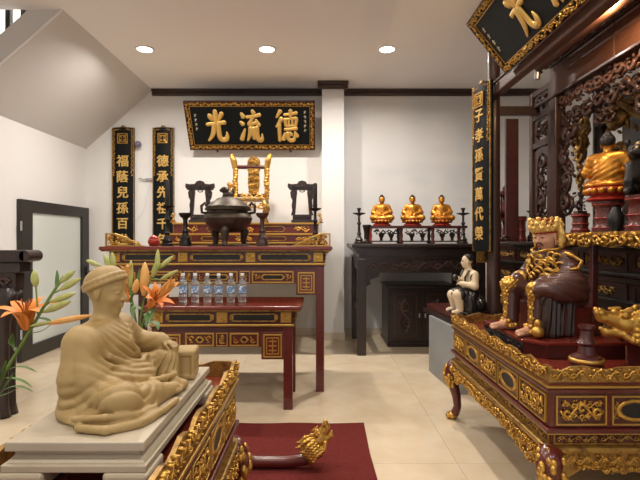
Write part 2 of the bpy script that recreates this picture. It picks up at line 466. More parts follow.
def hand_sdf(s, pos, R, L, curl=0.6, side=1, k=0.003):
    """hand of length L: x = fingers direction, z = back of hand, thumb on +y * side"""
    def P(x, y, z): return tuple(Vector(pos) + R @ Vector((x * L, y * L * side, z * L)))
    s.ell(P(0.24, 0, 0), (0.27 * L, 0.20 * L, 0.10 * L), k, R)
    for i, (y, ln) in enumerate(((0.15, 0.44), (0.05, 0.50), (-0.05, 0.46), (-0.145, 0.36))):
        a = P(0.42, y, 0.02)
        b = P(0.42 + ln * 0.45 * math.cos(curl * 0.6), y * 1.08, 0.02 - ln * 0.45 * math.sin(curl * 0.6))
        e = P(0.42 + ln * 0.45 * math.cos(curl * 0.6) + ln * 0.5 * math.cos(curl * 1.7), y * 1.1,
              0.02 - ln * 0.45 * math.sin(curl * 0.6) - ln * 0.5 * math.sin(curl * 1.7))
        s.chain([a, b, e], [0.058 * L, 0.052 * L, 0.042 * L], k * 0.5)
    s.chain([P(0.12, 0.14, 0), P(0.32, 0.28, -0.05), P(0.50, 0.30, -0.12)], [0.075 * L, 0.062 * L, 0.05 * L], k)

def Rz(a): return Matrix.Rotation(a, 3, 'Z')
def Ry(a): return Matrix.Rotation(a, 3, 'Y')
def Rx(a): return Matrix.Rotation(a, 3, 'X')
# ================================================================== the room
XL, XR, YB, YF, ZC = -3.20, 3.20, 6.57, -2.5, 3.353
fl = box('floor', 'grout', XL, XR, YF, YB, -0.06, -0.004, bevel=0); struct(fl)
nx, ny = 8, 12
tw, td = (XR - XL) / nx, (YB - YF) / ny
tile_me = None
for i in range(nx):
    for j in range(ny):
        if tile_me is None:
            o = MB().box(-tw / 2 + 0.001, tw / 2 - 0.001, -td / 2 + 0.001, td / 2 - 0.001, -0.004, 0).build('floor_tile', 'tile', fl)
            tile_me = o.data
        else: o = link(tile_me, 'floor_tile', fl)
        o.location = (XL + (i + 0.5) * tw, YF + (j + 0.5) * td, 0)

def wall(name, m, *b): return struct(box(name, m, *b, bevel=0))
wall('wall_back', 'wall_paint', XL - 0.15, XR + 0.15, YB, YB + 0.15, 0, 5.6)
wall('wall_left', 'wall_paint', XL - 0.15, XL, YF, YB, 0, 5.6)
wall('wall_right', 'wall_paint', XR, XR + 0.15, YF, YB, 0, 3.6)
m = MB(); m.M = face_M('+y', (0, YF, 0))
m.ring([(XL, 0), (XR, 0), (XR, 3.6), (XL, 3.6)], [(-2.3, 0.25), (2.3, 0.25), (2.3, 2.6), (-2.3, 2.6)], -0.15, 0)
struct(m.build('wall_rear', 'wall_paint'))
w1 = thing('fill_window_1', None, None, (0, YF - 0.08, 0)); w1['kind'] = 'structure'  # unseen window behind the camera, added to let in cool fill daylight
for k in range(3):
    x0 = -2.3 + k * 4.6 / 3; x1 = x0 + 4.6 / 3
    m = MB(); m.M = face_M('+y', (0, 0, 0)); m.frame(x1 - x0, 2.35, 0.05, -0.03, 0.03, (x0 + x1) / 2, 1.425); m.build('fill_window_frame', 'door_metal', w1, 0.004)
    m = MB(); m.M = face_M('+y', (0, 0, 0)); m.box(x0 + 0.05, x1 - 0.05, 0.30, 2.55, -0.003, 0.003); m.build('pane', 'clear_pane', w1)
wall('wall_upper_side', 'wall_paint', -2.29, -2.17, 4.28, YB, 3.60, 5.6)
wall('wall_upper_front', 'wall_paint', XL, -2.17, 4.0, 4.15, 3.60, 5.6)
wall('ceiling_upper', 'ceiling_paint', XL, -2.17, 4.0, YB, 5.6, 5.7)
cm = MB(); SX = -2.29
poly = [(XL, YF), (XR, YF), (XR, YB), (SX, YB), (SX, 4.28), (XL, 4.28)]
cm.prism(poly, ZC, ZC + 0.25)
struct(cm.build('ceiling', 'ceiling_paint'))
wall('wall_pillar', 'wall_paint', 0.026, 0.312, 6.24, YB, 0, ZC)
# faint cloud painting on the wall beside the pillar
wm = tag(box('cloud_mural', 'wall_mural', 0.34, 2.1, YB - 0.005, YB - 0.001, 1.1, 3.2, bevel=0), 'faint pale cloud mural painted on the white wall behind golden figurines', 'mural')

# crown moulding and skirting
def moulding(name, x0, x1, y, face_len=None):
    m = MB()
    m.box(x0, x1, y - 0.07, y, ZC - 0.035, ZC); m.box(x0, x1, y - 0.045, y, ZC - 0.085, ZC - 0.035)
    return struct(m.build(name, 'moulding', None, 0.006))
moulding('trim_1', SX, 0.026 - 0.001, YB)
moulding('trim_2', 0.313, XR, YB)
m = MB(); m.box(-0.03, 0.368, 6.17, 6.24, ZC - 0.05, ZC); m.box(-0.015, 0.353, 6.195, 6.24, ZC - 0.095, ZC - 0.05)
m.box(-0.03, 0.026, 6.24, YB - 0.071, ZC - 0.05, ZC); m.box(0.312, 0.368, 6.24, YB - 0.071, ZC - 0.05, ZC)
struct(m.build('trim_3', 'moulding', None, 0.005))
mat('skirting', (0.66, 0.58, 0.46), 0.4)
struct(box('baseboard_back', 'skirting', XL, 0.026, YB - 0.014, YB, 0, 0.10))
struct(box('baseboard_back_right', 'skirting', 0.312, XR, YB - 0.014, YB, 0, 0.10))
m = MB(); m.box(0.012, 0.326, 6.226, 6.24, 0, 0.10); m.box(0.012, 0.026, 6.24, YB - 0.014, 0, 0.10); m.box(0.312, 0.326, 6.24, YB - 0.014, 0, 0.10)
struct(m.build('baseboard_pillar', 'skirting', None, 0.003))

# stairs crossing the upper left corner
st = thing('staircase', 'white sloping underside of staircase with dark balusters in the ceiling corner', 'staircase', (XL, 4.28, 2.545))
sl = 0.888
m = MB(); m.M = face_M('-y', (0, 0, 0))
m.prism([(0, 0), (0.91, 0.808), (0.91, 0.808 + 0.28), (0, 0.28)], -(YB - 4.28), 0)
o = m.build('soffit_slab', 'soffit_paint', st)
MB().tube([(0.0, -0.006, 0.008), (0.905, -0.006, 0.806)], 0.012, 4).build('slab_edge', 'ceiling_paint', st)
bal = None
for k in range(6):
    x = 0.12 + k * 0.1375 - 0.0; z0 = 0.28 + sl * x
    if bal is None: bal = MB().box(-0.022, 0.022, -0.022, 0.022, 0, 0.85).build('baluster', 'door_metal', st, 0.003); b = bal
    else: b = link(bal.data, 'baluster', st)
    b.location = (x, 0.05, z0 - 0.01)
MB().tube([(0.06, 0.05, 1.16), (0.85, 0.05, 1.16 + sl * 0.79)], 0.03, 8).build('handrail', 'door_metal', st)

# framed glass door under the stairs, on the left wall
d1 = thing('door_1', None, None, (XL, 5.06, 0)); d1['kind'] = 'structure'
m = MB(); m.M = face_M('+x', (0, 0, 0))
W_, H_ = 1.49, 1.735
m.ring([(0, 0.005), (W_, 0.005), (W_, H_), (0, H_)], [(0.21, 0.15), (W_ - 0.19, 0.15), (W_ - 0.19, H_ - 0.13), (0.21, H_ - 0.13)], 0.0, 0.05)
m.build('door_frame', 'door_metal', d1, 0.006)
m = MB(); m.M = face_M('+x', (0, 0, 0)); m.box(0.2, W_ - 0.18, 0.14, H_ - 0.12, 0.012, 0.024); m.build('glass_pane', 'frosted', d1)
m = MB(); m.M = face_M('+x', (0, 0, 0)); m.box(W_ - 0.10, W_ - 0.075, 0.82, 0.94, 0.05, 0.07); m.tube([(W_ - 0.0875, 0.88, 0.07), (W_ - 0.0875, 0.88, 0.10), (W_ - 0.19, 0.88, 0.10)], 0.009, 6)
m.build('door_handle', 'door_metal', d1)
for z in (1.45, 0.3):
    m = MB(); m.M = face_M('+x', (0, 0, 0)); m.lathe([(0.012, 0.0), (0.012, 0.10)], (0.004, z, 0.05), 8)
    m = MB(); m.tube([(0.05, 0.004, z - 0.05), (0.05, 0.004, z + 0.05)], 0.01, 8); m.build('hinge', 'steel', d1)

# recessed ceiling lights
spots = [(-1.88, 5.15), (-0.57, 5.15), (0.72, 5.15), (-1.88, 2.6), (-0.57, 2.6), (0.72, 2.6),
         (-1.88, 0.2), (-0.57, 0.2), (0.72, 0.2), (2.05, 0.2), (-0.57, -1.6), (0.72, -1.6)]
names = ['leftmost lit recessed ceiling light above the vertical scroll boards', 'middle lit recessed ceiling light above the long black name board',
         'rightmost lit recessed ceiling light above the white pillar']
proto = None
for i, (x, y) in enumerate(spots):
    if proto is None:
        proto = thing('recessed_light', names[0], 'ceiling light', (x, y, ZC), 0, 'recessed ceiling lights')
        MB().lathe([(0.078, -0.012), (0.100, -0.010), (0.104, 0.0), (0.078, 0.0)], (0, 0, 0), 28, True).build('trim_ring', 'white_plastic', proto, smooth=True, angle=40)
        MB().lathe([(0.001, -0.008), (0.079, -0.008), (0.079, -0.002), (0.001, -0.002)], (0, 0, 0), 24).build('lens', 'lens', proto)
        r = proto
    else:
        r = copy_tree(proto); r.location = (x, y, ZC)
    r['label'] = names[i] if i < 3 else 'lit recessed ceiling light out of the picture, overhead of the viewer'
    ld = bpy.data.lights.new('downlight', 'AREA'); ld.shape = 'DISK'; ld.size = 0.12; ld.energy = DOWNLIGHT_W[y]
    ld.color = DOWNLIGHT_COL; ld.spread = math.radians(165)
    lo = bpy.data.objects.new('downlight_lamp', ld); COL.objects.link(lo); lo.location = (x, y, ZC - 0.02)
ld = bpy.data.lights.new('stair_fill', 'AREA'); ld.shape = 'DISK'; ld.size = 0.3; ld.energy = STAIR_FILL_W; ld.color = (1, 0.95, 0.88)  # unseen light without a fixture, added to brighten the enclosed stairwell
lo = bpy.data.objects.new('stairwell_fill', ld); COL.objects.link(lo); lo.location = (-2.75, 5.2, 5.55)

# ================================================================== back wall
def sign_board(name, label, M, w, h, chars, side_text=True):
    r = thing(name, label, 'sign', M=M)
    MB().box(-w / 2, w / 2, 0, h, -0.02, 0.01).build('board', 'sign_black', r, 0.004)
    b = 0.062
    m = MB(); m.frame(w, h, 0.012, 0.01, 0.026, 0, h / 2); m.build('outer_frame', 'dark_red', r, 0.003)
    m = MB()
    m.carve(w - 0.03, b - 0.012, 0.022, 3, 0, h - b / 2 - 0.006, 0.012, 1.0, 1.3)
    m.carve(w - 0.03, b - 0.012, 0.022, 4, 0, b / 2 + 0.006, 0.012, 1.0, 1.3)
    m.carve(b - 0.012, h - 0.13, 0.022, 5, -w / 2 + b / 2 + 0.006, h / 2, 0.012, 1.0, 1.3)
    m.carve(b - 0.012, h - 0.13, 0.022, 6, w / 2 - b / 2 - 0.006, h / 2, 0.012, 1.0, 1.3)
    m.build('carved_border', 'gold', r, smooth=True)
    m = MB(); m.frame(w - 2 * b - 0.005, h - 2 * b - 0.005, 0.006, 0.01, 0.016, 0, h / 2); m.build('inner_line', 'gold_plain', r)
    for ch, x in chars:
        brush_char(ch, h * 0.44, h * 0.66, x, h * 0.50, 0.010, r)
    if side_text:
        for sx, n_, y0 in ((1, 5, 0.78), (-1, 4, 0.72)):     # small faded script, too fine to read
            for k in range(n_):
                rnd = random.Random(k + 10 * sx); m = MB(); cx, cy = sx * (w / 2 - 0.13), h * y0 - k * 0.06
                m.tube([(cx - 0.016, cy + 0.004, 0.011), (cx + 0.016, cy + 0.006, 0.011)], 0.0035, 5); m.tube([(cx + rnd.uniform(-.006, .006), cy + 0.02, 0.011), (cx + rnd.uniform(-.006, .006), cy - 0.018, 0.011)], 0.0035, 5)
                m.tube([(cx, cy + 0.002, 0.011), (cx + rnd.choice((-1, 1)) * 0.015, cy - 0.02, 0.011)], 0.003, 5); m.build('small_script', 'white_paint_text', r)
    return r
def tilt_M(bottom, xdir, up):
    x = Vector(xdir).normalized(); u = Vector(up).normalized(); z = x.cross(u)
    R = Matrix((x, u, z)).transposed().to_4x4()
    return Matrix.Translation(bottom) @ R
SW, SH = 1.68, 0.655
sign_board('name_sign', 'long black name board with three gold characters hung above the altar', tilt_M((-0.905, 6.47, 2.52), (1, 0, 0), (0, -0.35, 0.56)), SW, SH,
           [('光', -0.45), ('流', 0.0), ('德', 0.47)])
NS = [o for o in COL.objects if o.name == 'name_sign'][0]
bpy.context.view_layer.update()
for x in (-1.4, -0.4):                                   # rods that tie the board back to the wall
    inv = NS.matrix_world.inverted()
    MB().tube([inv @ Vector((x, YB - 0.0005, 3.12)), inv @ Vector((x, 6.22, 2.96))], 0.008, 6).build('hanging_rod', 'dark_bronze', NS)
    MB().tube([inv @ Vector((x, YB - 0.0005, 2.51)), inv @ Vector((x, 6.46, 2.53))], 0.014, 6).build('wall_peg', 'dark_bronze', NS)

def scroll_board(name, label, M, w, h, text, size, z0, step, dz=0.0):
    r = thing(name, label, 'sign', M=M)
    # slightly bowed board
    n = 8; m = MB()
    prof = [(-w / 2 + w * k / n, 0.028 * (1 - (2 * k / n - 1) ** 2)) for k in range(n + 1)]
    vs, fs = [], []
    for y in (0, h):
        for x, z in prof: vs.append((x, y, z + 0.01))
        for x, z in reversed(prof): vs.append((x, y, z - 0.012))
    q = 2 * (n + 1)
    fs = [tuple(range(q))[::-1], tuple(range(q, 2 * q))] + [(i, (i + 1) % q, q + (i + 1) % q, q + i) for i in range(q)]
    m._add(vs, [f[::-1] for f in fs]); m.build('board', 'sign_black', r)
    m = MB(); m.frame(w, h, 0.010, 0.004, 0.022, 0, h / 2); m.build('outer_frame', 'gold_old', r, 0.002)
    m = MB()
    g = h * 0.34; bw = w * 0.11
    m.carve(bw, g, 0.018, 7, -w / 2 + bw / 2 + 0.012, h - g / 2 - 0.02, 0.014, 1.0, 1.2)
    m.carve(bw, g, 0.018, 8, w / 2 - bw / 2 - 0.012, h - g / 2 - 0.02, 0.014, 1.0, 1.2)
    m.carve(w * 0.7, bw, 0.018, 9, 0, h - bw / 2 - 0.012, 0.022, 1.0, 1.2)
    m.build('carved_border', 'gold', r, smooth=True)
    m = MB(); e = w * 0.46; ey = h - bw - 0.05 - e / 2
    m.frame(e, e, 0.010, 0.034, 0.046, 0, ey); m.frame(e * 0.62, e * 0.62, 0.010, 0.034, 0.046, 0, ey)
    for k in range(4):
        a = PI / 4 + k * PI / 2
        m.tube([(0.10 * e * math.cos(a), ey + 0.10 * e * math.sin(a), 0.04), (0.62 * e * math.cos(a), ey + 0.62 * e * math.sin(a), 0.04)], 0.006, 5)
    m.build('emblem', 'gold', r)
    MB().blob((0, h + 0.012, 0.01), (0.035, 0.022, 0.015)).build('top_knob', 'gold_old', r)
    for k, ch in enumerate(text):
        glyph(ch, size, T(0, z0 - k * step, 0.034), r, 'gold_bright', 0.025, 0.008)
    return r
bM = lambda x, y, z: T(x, y, z) @ Matrix.Rotation(PI / 2, 4, 'X')
scroll_board('scroll_board', 'vertical black scroll board with gold characters nearest the glass door', bM(-2.68, 6.55, 0.95), 0.30, 1.88, '福蔭兒孫百世榮', 0.165, 2.375 - 0.95, 0.213)
scroll_board('scroll_board', 'vertical black scroll board with gold characters behind the tall candlestick', bM(-2.135, 6.55, 0.95), 0.29, 1.88, '德承先祖千年盛', 0.165, 2.375 - 0.95, 0.213)

# small wall fittings between the scroll boards
wc = thing('wall_sensor', 'small purple grey round sensor on the wall between the scroll boards', 'sensor', (-2.47, YB, 2.61))
m = MB(); m.M = face_M('-y', (0, 0, 0)); m.lathe([(0.03, 0), (0.03, 0.03), (0.02, 0.04)], (0, 0, 0), 14); m.build('base', 'grey_wire', wc, smooth=True, angle=40)
MB().blob((0, -0.06, -0.01), (0.045, 0.04, 0.045), 14, 9).build('dome', 'purple_grey', wc, smooth=True)
wb = thing('cable_bracket', 'small grey wall bracket with a thin drooping wire between the scroll boards', 'bracket', (-2.37, YB, 2.125))
MB().box(-0.01, 0.09, -0.03, 0, -0.015, 0.02).build('clip', 'grey_wire', wb, 0.004)
MB().tube([(-0.10, -0.02, 0.02), (-0.03, -0.03, 0.0), (0.02, -0.03, 0.0)], 0.008, 6).build('arm', 'grey_wire', wb)
MB().tube([(0.05 - 0.35 * t * t * 0.55 - 0.02 * math.sin(6 * t), -0.015, -0.55 * t) for t in [k / 12 for k in range(13)]], 0.004, 5).build('wire', 'white_plastic', wb)

# ================================================================== red and gold tables
def cartouche(m_frame, m_field, w, h, cx, cy, z):
    c = h * 0.45
    def loop(w, h, c): return [(cx - w / 2 + c, cy - h / 2), (cx + w / 2 - c, cy - h / 2), (cx + w / 2, cy), (cx + w / 2 - c, cy + h / 2), (cx - w / 2 + c, cy + h / 2), (cx - w / 2, cy)]
    m_frame.ring(loop(w, h, c), loop(w - 0.026, h - 0.018, c - 0.004), z, z + 0.010)
    m_field.prism(loop(w - 0.026, h - 0.018, c - 0.004), z - 0.004, z + 0.003)

def panel(root, face, off, w, h, seed, kind='carved', gold='gold', field='dark_red', depth=0.014):
    """framed panel: frame, field and carving, each its own part"""
    M = face_M(face, off)
    m = MB(); m.M = M; m.frame(w, h, min(0.012, h * 0.12) * (0.6 if kind in ('carved', 'oval') else 1), -0.002, 0.010); fr = m.build('panel_frame', 'gold_plain' if gold != 'dark_wood' else 'dark_wood', root, 0.002)
    m = MB(); m.M = M; m.box(-w / 2 + 0.006, w / 2 - 0.006, -h / 2 + 0.006, h / 2 - 0.006, -0.004, 0.001); m.build('panel_field', field, fr)
    m = MB(); m.M = M
    if kind == 'carved':
        m.carve(w - 0.03, h - 0.03, depth, seed, 0, 0, 0.0, 1.5, 1.35); m.carve(w - 0.05, (h - 0.03) / 2, depth * 0.7, seed + 1, 0, (h - 0.03) / 4, 0.0, 1.3, 1.4); m.carve(w - 0.05, (h - 0.03) / 2, depth * 0.7, seed + 2, 0, -(h - 0.03) / 4, 0.0, 1.3, 1.4)
    elif kind == 'oval':
        n = 14
        m.ring([(0.42 * w * math.cos(2 * PI * k / n), 0.38 * h * math.sin(2 * PI * k / n)) for k in range(n)],
               [(0.32 * w * math.cos(2 * PI * k / n), 0.26 * h * math.sin(2 * PI * k / n)) for k in range(n)], 0, 0.008)
        m2 = MB(); m2.M = M; m2.prism([(0.32 * w * math.cos(2 * PI * k / n), 0.26 * h * math.sin(2 * PI * k / n)) for k in range(n)], 0.0, 0.004)
        m2.build('oval_opening', 'black_lacquer', fr)
        for s in (-1, 1):
            m.carve(0.10 * w, h * 0.6, depth * 0.7, seed + s, s * 0.42 * w, 0, 0)
    m.build('panel_carving', gold, fr, smooth=True)
    return fr

def long_table(name, label, x0, x1, y0, y1, h, n_long, ends=False, lower=True, group=None):
    w, d = x1 - x0, y1 - y0
    r = thing(name, label, 'table', ((x0 + x1) / 2, y0, 0), 0, group)
    iw = w - 0.14                                      # apron width
    top = MB().box(-w / 2, w / 2, 0, d, h - 0.03, h).build('tabletop', 'lacquer_bright', r, 0.006)
    MB().box(-w / 2 + 0.012, w / 2 - 0.012, 0.01, d - 0.01, h - 0.042, h - 0.03).build('top_moulding', 'gold_old', r, 0.003)
    za = h - 0.042
    ya = 0.05
    MB().box(-iw / 2, iw / 2, ya, d - ya, za - 0.10, za).build('apron', 'dark_red', r, 0.003)
    MB().box(-iw / 2 - 0.014, iw / 2 + 0.014, ya - 0.014, d - ya + 0.014, za - 0.118, za - 0.10).build('apron_moulding', 'gold_plain', r, 0.005)
    MB().box(-iw / 2 - 0.006, iw / 2 + 0.006, ya - 0.006, d - ya + 0.006, za - 0.128, za - 0.118).build('apron_lip', 'dark_red', r, 0.003)
    # upper frieze: gold blocks with long black cartouches between
    M = face_M('-y', (0, ya, za - 0.05))
    step = (iw - 0.10) / n_long
    for k in range(n_long + 1):
        cx = -iw / 2 + 0.05 + k * step
        m = MB(); m.M = M; m.box(cx - 0.04, cx + 0.04, -0.04, 0.04, -0.002, 0.006); m.build('gold_block', 'gold_plain', r, 0.003)
        m = MB(); m.M = M; m.carve(0.085, 0.07, 0.012, k, cx, 0, 0.006, 1.0, 1.1); m.build('block_carving', 'gold', r, smooth=True)
        if k < n_long:
            a, b = MB(), MB(); a.M = M; b.M = M
            cartouche(a, b, step - 0.12, 0.062, cx + step / 2, 0, 0.004)
            f = a.build('cartouche_frame', 'gold_old', r); b.build('cartouche_field', 'black_lacquer', f)
            for s in (-1, 1):
                m = MB(); m.M = M; m.blob((cx + step / 2 + s * (step / 2 - 0.075), 0, 0.004), (0.016, 0.024, 0.008)); m.build('cartouche_tip', 'gold', f)
    # side friezes
    for s, fc in ((1, '+x'), (-1, '-x')):
        M2 = face_M(fc, (s * iw / 2, d / 2, za - 0.05)); a, b = MB(), MB(); a.M = M2; b.M = M2
        cartouche(a, b, d - 0.2, 0.062, 0, 0, 0.004); f = a.build('cartouche_frame', 'gold_old', r); b.build('cartouche_field', 'black_lacquer', f)
    zl = za - 0.128 - 0.035
    MB().box(-iw / 2 + 0.02, iw / 2 - 0.02, ya + 0.01, d - ya - 0.01, zl, za - 0.128).build('neck_band', 'dark_red', r)
    lh = 0.115
    MB().box(-iw / 2 + 0.02, iw / 2 - 0.02, ya + 0.008, ya + 0.03, zl - lh, zl).build('lower_apron', 'lacquer_red', r, 0.003)
    MB().box(-iw / 2 + 0.02, iw / 2 - 0.02, d - ya - 0.03, d - ya - 0.008, zl - lh, zl).build('lower_apron', 'lacquer_red', r, 0.003)
    cb = 0.175                                          # corner box
    for s in (-1, 1):
        cx = s * (iw / 2 - 0.075 - cb / 2 + 0.01)
        MB().box(cx - cb / 2, cx + cb / 2, ya + 0.004, ya + 0.032, zl - 0.21, zl).build('corner_block', 'lacquer_red', r, 0.004)
        fr = panel(r, '-y', (cx, ya + 0.004, zl - 0.105), cb - 0.03, 0.18, 11, 'none', field='lacquer_bright')
        m = MB(); m.M = face_M('-y', (cx, ya + 0.004, zl - 0.105)); m.frame(cb - 0.075, 0.13, 0.008, 0, 0.01)
        for q in range(3): m.box(-0.03, 0.03, -0.04 + q * 0.035, -0.03 + q * 0.035, 0, 0.007)
        m.box(-0.004, 0.004, -0.05, 0.05, 0, 0.008); m.build('corner_fret', 'gold_plain', fr)
    inner = iw - 0.15 - 2 * cb + 0.0
    sq = 0.10; lw = (inner - sq * (n_long - 1)) / n_long
    x = -inner / 2
    for k in range(n_long):
        a, b = MB(), MB()
        fr = panel(r, '-y', (x + lw / 2, ya + 0.008, zl - lh / 2), lw - 0.02, lh - 0.012, 21 + k, 'none', field='lacquer_red')
        a.M = b.M = face_M('-y', (x + lw / 2, ya + 0.008, zl - lh / 2))
        cartouche(a, b, lw - 0.17, 0.05, 0, 0, 0.002)
        for s in (-1, 1): a.carve(0.06, 0.06, 0.012, k, s * (lw / 2 - 0.055), 0, 0.002, 1, 1.2)
        a.build('panel_ornament', 'gold', fr); b.build('cartouche_field', 'black_lacquer', fr)
        x += lw
        if k < n_long - 1:
            panel(r, '-y', (x + sq / 2, ya + 0.008, zl - lh / 2), sq - 0.012, lh - 0.012, 31 + k, 'carved')
            x += sq
    for sx in (-1, 1):
        for yy in (ya, d - ya - 0.07):
            xx = sx * (iw / 2 - 0.035)
            MB().box(xx - 0.035, xx + 0.035, yy, yy + 0.07, 0, za - 0.128).build('leg', 'lacquer_red', r, 0.005)
    for sx in (-1, 1):
        for zz in (0.012,):
            pass
    if ends:                                            # upswept pierced gold ends
        for s in (-1, 1):
            L, Hh = 0.34, 0.115
            q = MB(); q.M = face_M('-y', (s * (w / 2 - 0.015), 0.10, h))
            def S(lst): return [(s * -a, b) for a, b in lst] if s > 0 else [(a, b) for a, b in lst]
            outer = [(0, 0), (L, 0), (L * 0.72, Hh * 0.38), (L * 0.5, Hh * 0.74), (L * 0.25, Hh), (0, Hh)]
            inn = [(0.012, 0.012), (L * 0.84, 0.012), (L * 0.68, Hh * 0.30), (L * 0.47, Hh * 0.62), (L * 0.23, Hh * 0.87), (0.012, Hh * 0.88)]
            q.ring(S(outer), S(inn), -0.012, 0.012)
            e = q.build('upswept_end', 'gold_plain', r, 0.002)
            q = MB(); q.M = face_M('-y', (s * (w / 2 - 0.015), 0.10, h))
            for k, (cx, cw, chh) in enumerate(((0.05, 0.07, 0.085), (0.11, 0.07, 0.085), (0.17, 0.07, 0.07), (0.225, 0.06, 0.05), (0.27, 0.05, 0.035))):
                q.carve(cw, chh, 0.014, 40 + k, -s * cx, 0.012 + chh / 2, -0.003, 1.6, 2.1); q.carve(cw * 1.1, chh, 0.016, 50 + k, -s * cx, 0.012 + chh / 2, -0.010, 2.2, 2.1)
            q.build('pierced_carving', 'gold', e, smooth=True)
    return r

ALT = long_table('altar_table', 'red and gold altar table against the back wall under the tiered stand', -1.86, 0.10, 5.35, 6.32, 1.19, 3)
BIG = long_table('offering_table', 'tall red and gold offering table with upswept gold ends carrying the bronze censer', -1.87, 0.105, 4.05, 4.87, 1.245, 3, ends=True)
LOW = long_table('offering_table', 'low red and gold offering table with water bottles on it', -1.36, -0.14, 3.62, 4.22, 0.80, 2)

# stepped stand on the altar table
ts = thing('tiered_stand', 'red and gold stepped stand holding the gilded throne behind the censer', 'altar stand', (-0.88, 5.38, 1.191))
zz = 0.0
for k, (hw, y0_, hh) in enumerate(((0.93, 0.0, 0.085), (0.90, 0.16, 0.10), (0.86, 0.32, 0.13))):
    s = MB().box(-hw, hw, y0_, 0.92, zz, zz + hh - 0.02).build('step', 'lacquer_red', ts, 0.004)
    MB().box(-hw - 0.012, hw + 0.012, y0_ - 0.012, 0.92, zz + hh - 0.02, zz + hh).build('step_moulding', 'gold_plain', s, 0.004)
    nn = 5
    for q in range(nn):
        lw = (2 * hw - 0.06) / nn
        cx = -hw + 0.03 + (q + 0.5) * lw
        M = face_M('-y', (cx, y0_, zz + (hh - 0.02) / 2))
        m = MB(); m.M = M
        if q % 2 == 0: m.carve(lw * 0.55, hh * 0.62, 0.012, q + k, 0, 0, 0.0, 1, 1.2); m.build('step_carving', 'gold', s, smooth=True)
        else:
            b = MB(); b.M = M; cartouche(m, b, lw * 0.85, hh * 0.55, 0, 0, 0.002); f = m.build('cartouche_frame', 'gold_old', s)
            MB_ = b.build('cartouche_field', 'dark_red', s)
    zz += hh
TS_TOP = 1.191 + zz
for s in (-1, 1):                                       # gilt brackets at the ends of the stand
    m = MB(); m.M = face_M('-y', (s * 0.885, 0.40, zz)); m.carve(0.07, 0.12, 0.03, 3 + s, 0, 0.06, 0, 1, 1.3); m.box(-0.035, 0.035, 0, 0.012, -0.012, 0.012)
    m.build('gilt_bracket', 'gold', ts, smooth=True)
# ================================================================== things on the altar and the offering tables
# gilded throne
th = thing('gilded_throne', 'carved gilded ancestral throne with dark rails on the stepped stand', 'throne', (-0.868, 5.95, TS_TOP + 0.001))
MB().box(-0.21, 0.21, -0.16, 0.12, 0.27, 0.30).build('seat', 'gold_old', th, 0.006)
m = MB(); m.M = face_M('-y', (0, -0.16, 0.20)); m.carve(0.40, 0.12, 0.03, 2, 0, 0, 0, 1, 1.4); m.build('seat_apron', 'gold', th, smooth=True)
for sx in (-1, 1):
    for yy in (-0.14, 0.10):
        MB().tube([(sx * 0.19, yy, 0.28), (sx * 0.21, yy, 0.18), (sx * 0.18, yy, 0.07), (sx * 0.195, yy, 0.02), (sx * 0.195, yy, 0.0)], [0.028, 0.03, 0.02, 0.026, 0.028], 8).build('leg', 'gold_old', th, smooth=True)
    pm = MB(); pts = [(sx * 0.195, 0.10, 0.28), (sx * 0.20, 0.10, 0.5), (sx * 0.195, 0.10, 0.68), (sx * 0.215, 0.08, 0.78), (sx * 0.235, 0.05, 0.85)]
    pm.tube(pts, [0.026, 0.030, 0.034, 0.040, 0.026], 8)
    rnd = random.Random(5)
    for k in range(16):
        t = k / 15; pm.blob((sx * (0.197 + 0.04 * max(0, t - 0.7) / 0.3) + rnd.uniform(-.012, .012), 0.085 - 0.03 * max(0, t - 0.7), 0.32 + 0.53 * t), (0.030, 0.024, 0.030), 7, 5)
    pm.build('dragon_post', 'gold', th, smooth=True)
    am = MB(); am.tube([(sx * 0.20, 0.10, 0.46), (sx * 0.225, 0.0, 0.47), (sx * 0.23, -0.12, 0.44), (sx * 0.22, -0.19, 0.46)], [0.018, 0.02, 0.022, 0.03], 8)
    am.tube([(sx * 0.215, -0.12, 0.44), (sx * 0.2, -0.12, 0.29)], 0.016, 6); am.build('arm', 'gold', th, smooth=True)
MB().tube([(-0.2, 0.10, 0.71), (0.2, 0.10, 0.71)], 0.024, 8).build('top_rail', 'dark_red', th)
MB().tube([(-0.2, 0.10, 0.355), (0.2, 0.10, 0.355)], 0.022, 8).build('lower_rail', 'dark_red', th)
m = MB(); m.M = face_M('-y', (0.035, 0.09, 0.0))
m.prism([(-0.055, 0.36), (0.055, 0.36), (0.075, 0.5), (0.07, 0.64), (0.085, 0.70), (-0.085, 0.70), (-0.07, 0.64), (-0.075, 0.5)], -0.01, 0.006)
m.build('splat', 'gold_old', th)
m = MB(); m.M = face_M('-y', (0.035, 0.084, 0.0))
for q_ in range(4): m.carve(0.125, 0.085, 0.03, 8 + q_, 0, 0.40 + q_ * 0.083, 0.004, 1.4, 1.3); m.carve(0.135, 0.085, 0.02, 18 + q_, 0, 0.40 + q_ * 0.083, 0.002, 2.0, 1.2)
m.build('splat_carving', 'gold', th, smooth=True)
m = MB(); m.M = face_M('-y', (0.035, 0.09, 0.0)); m.prism([(-0.085, 0.73), (0.085, 0.73), (0.075, 0.8012), (0.03, 0.85), (-0.03, 0.85), (-0.075, 0.8012)], -0.01, 0.006)
m.build('crest', 'gold_old', th)
m = MB(); m.M = face_M('-y', (0.035, 0.084, 0.0)); m.carve(0.14, 0.10, 0.03, 4, 0, 0.785, 0.005, 1.5, 1.4); m.build('crest_carving', 'gold', th, smooth=True)
m = MB(); m.M = face_M('-y', (0.03, -0.02, 0.33)); m.carve(0.28, 0.10, 0.06, 6, 0, 0, 0, 1, 1.5); m.build('seat_carving', 'gold_bright', th, smooth=True)

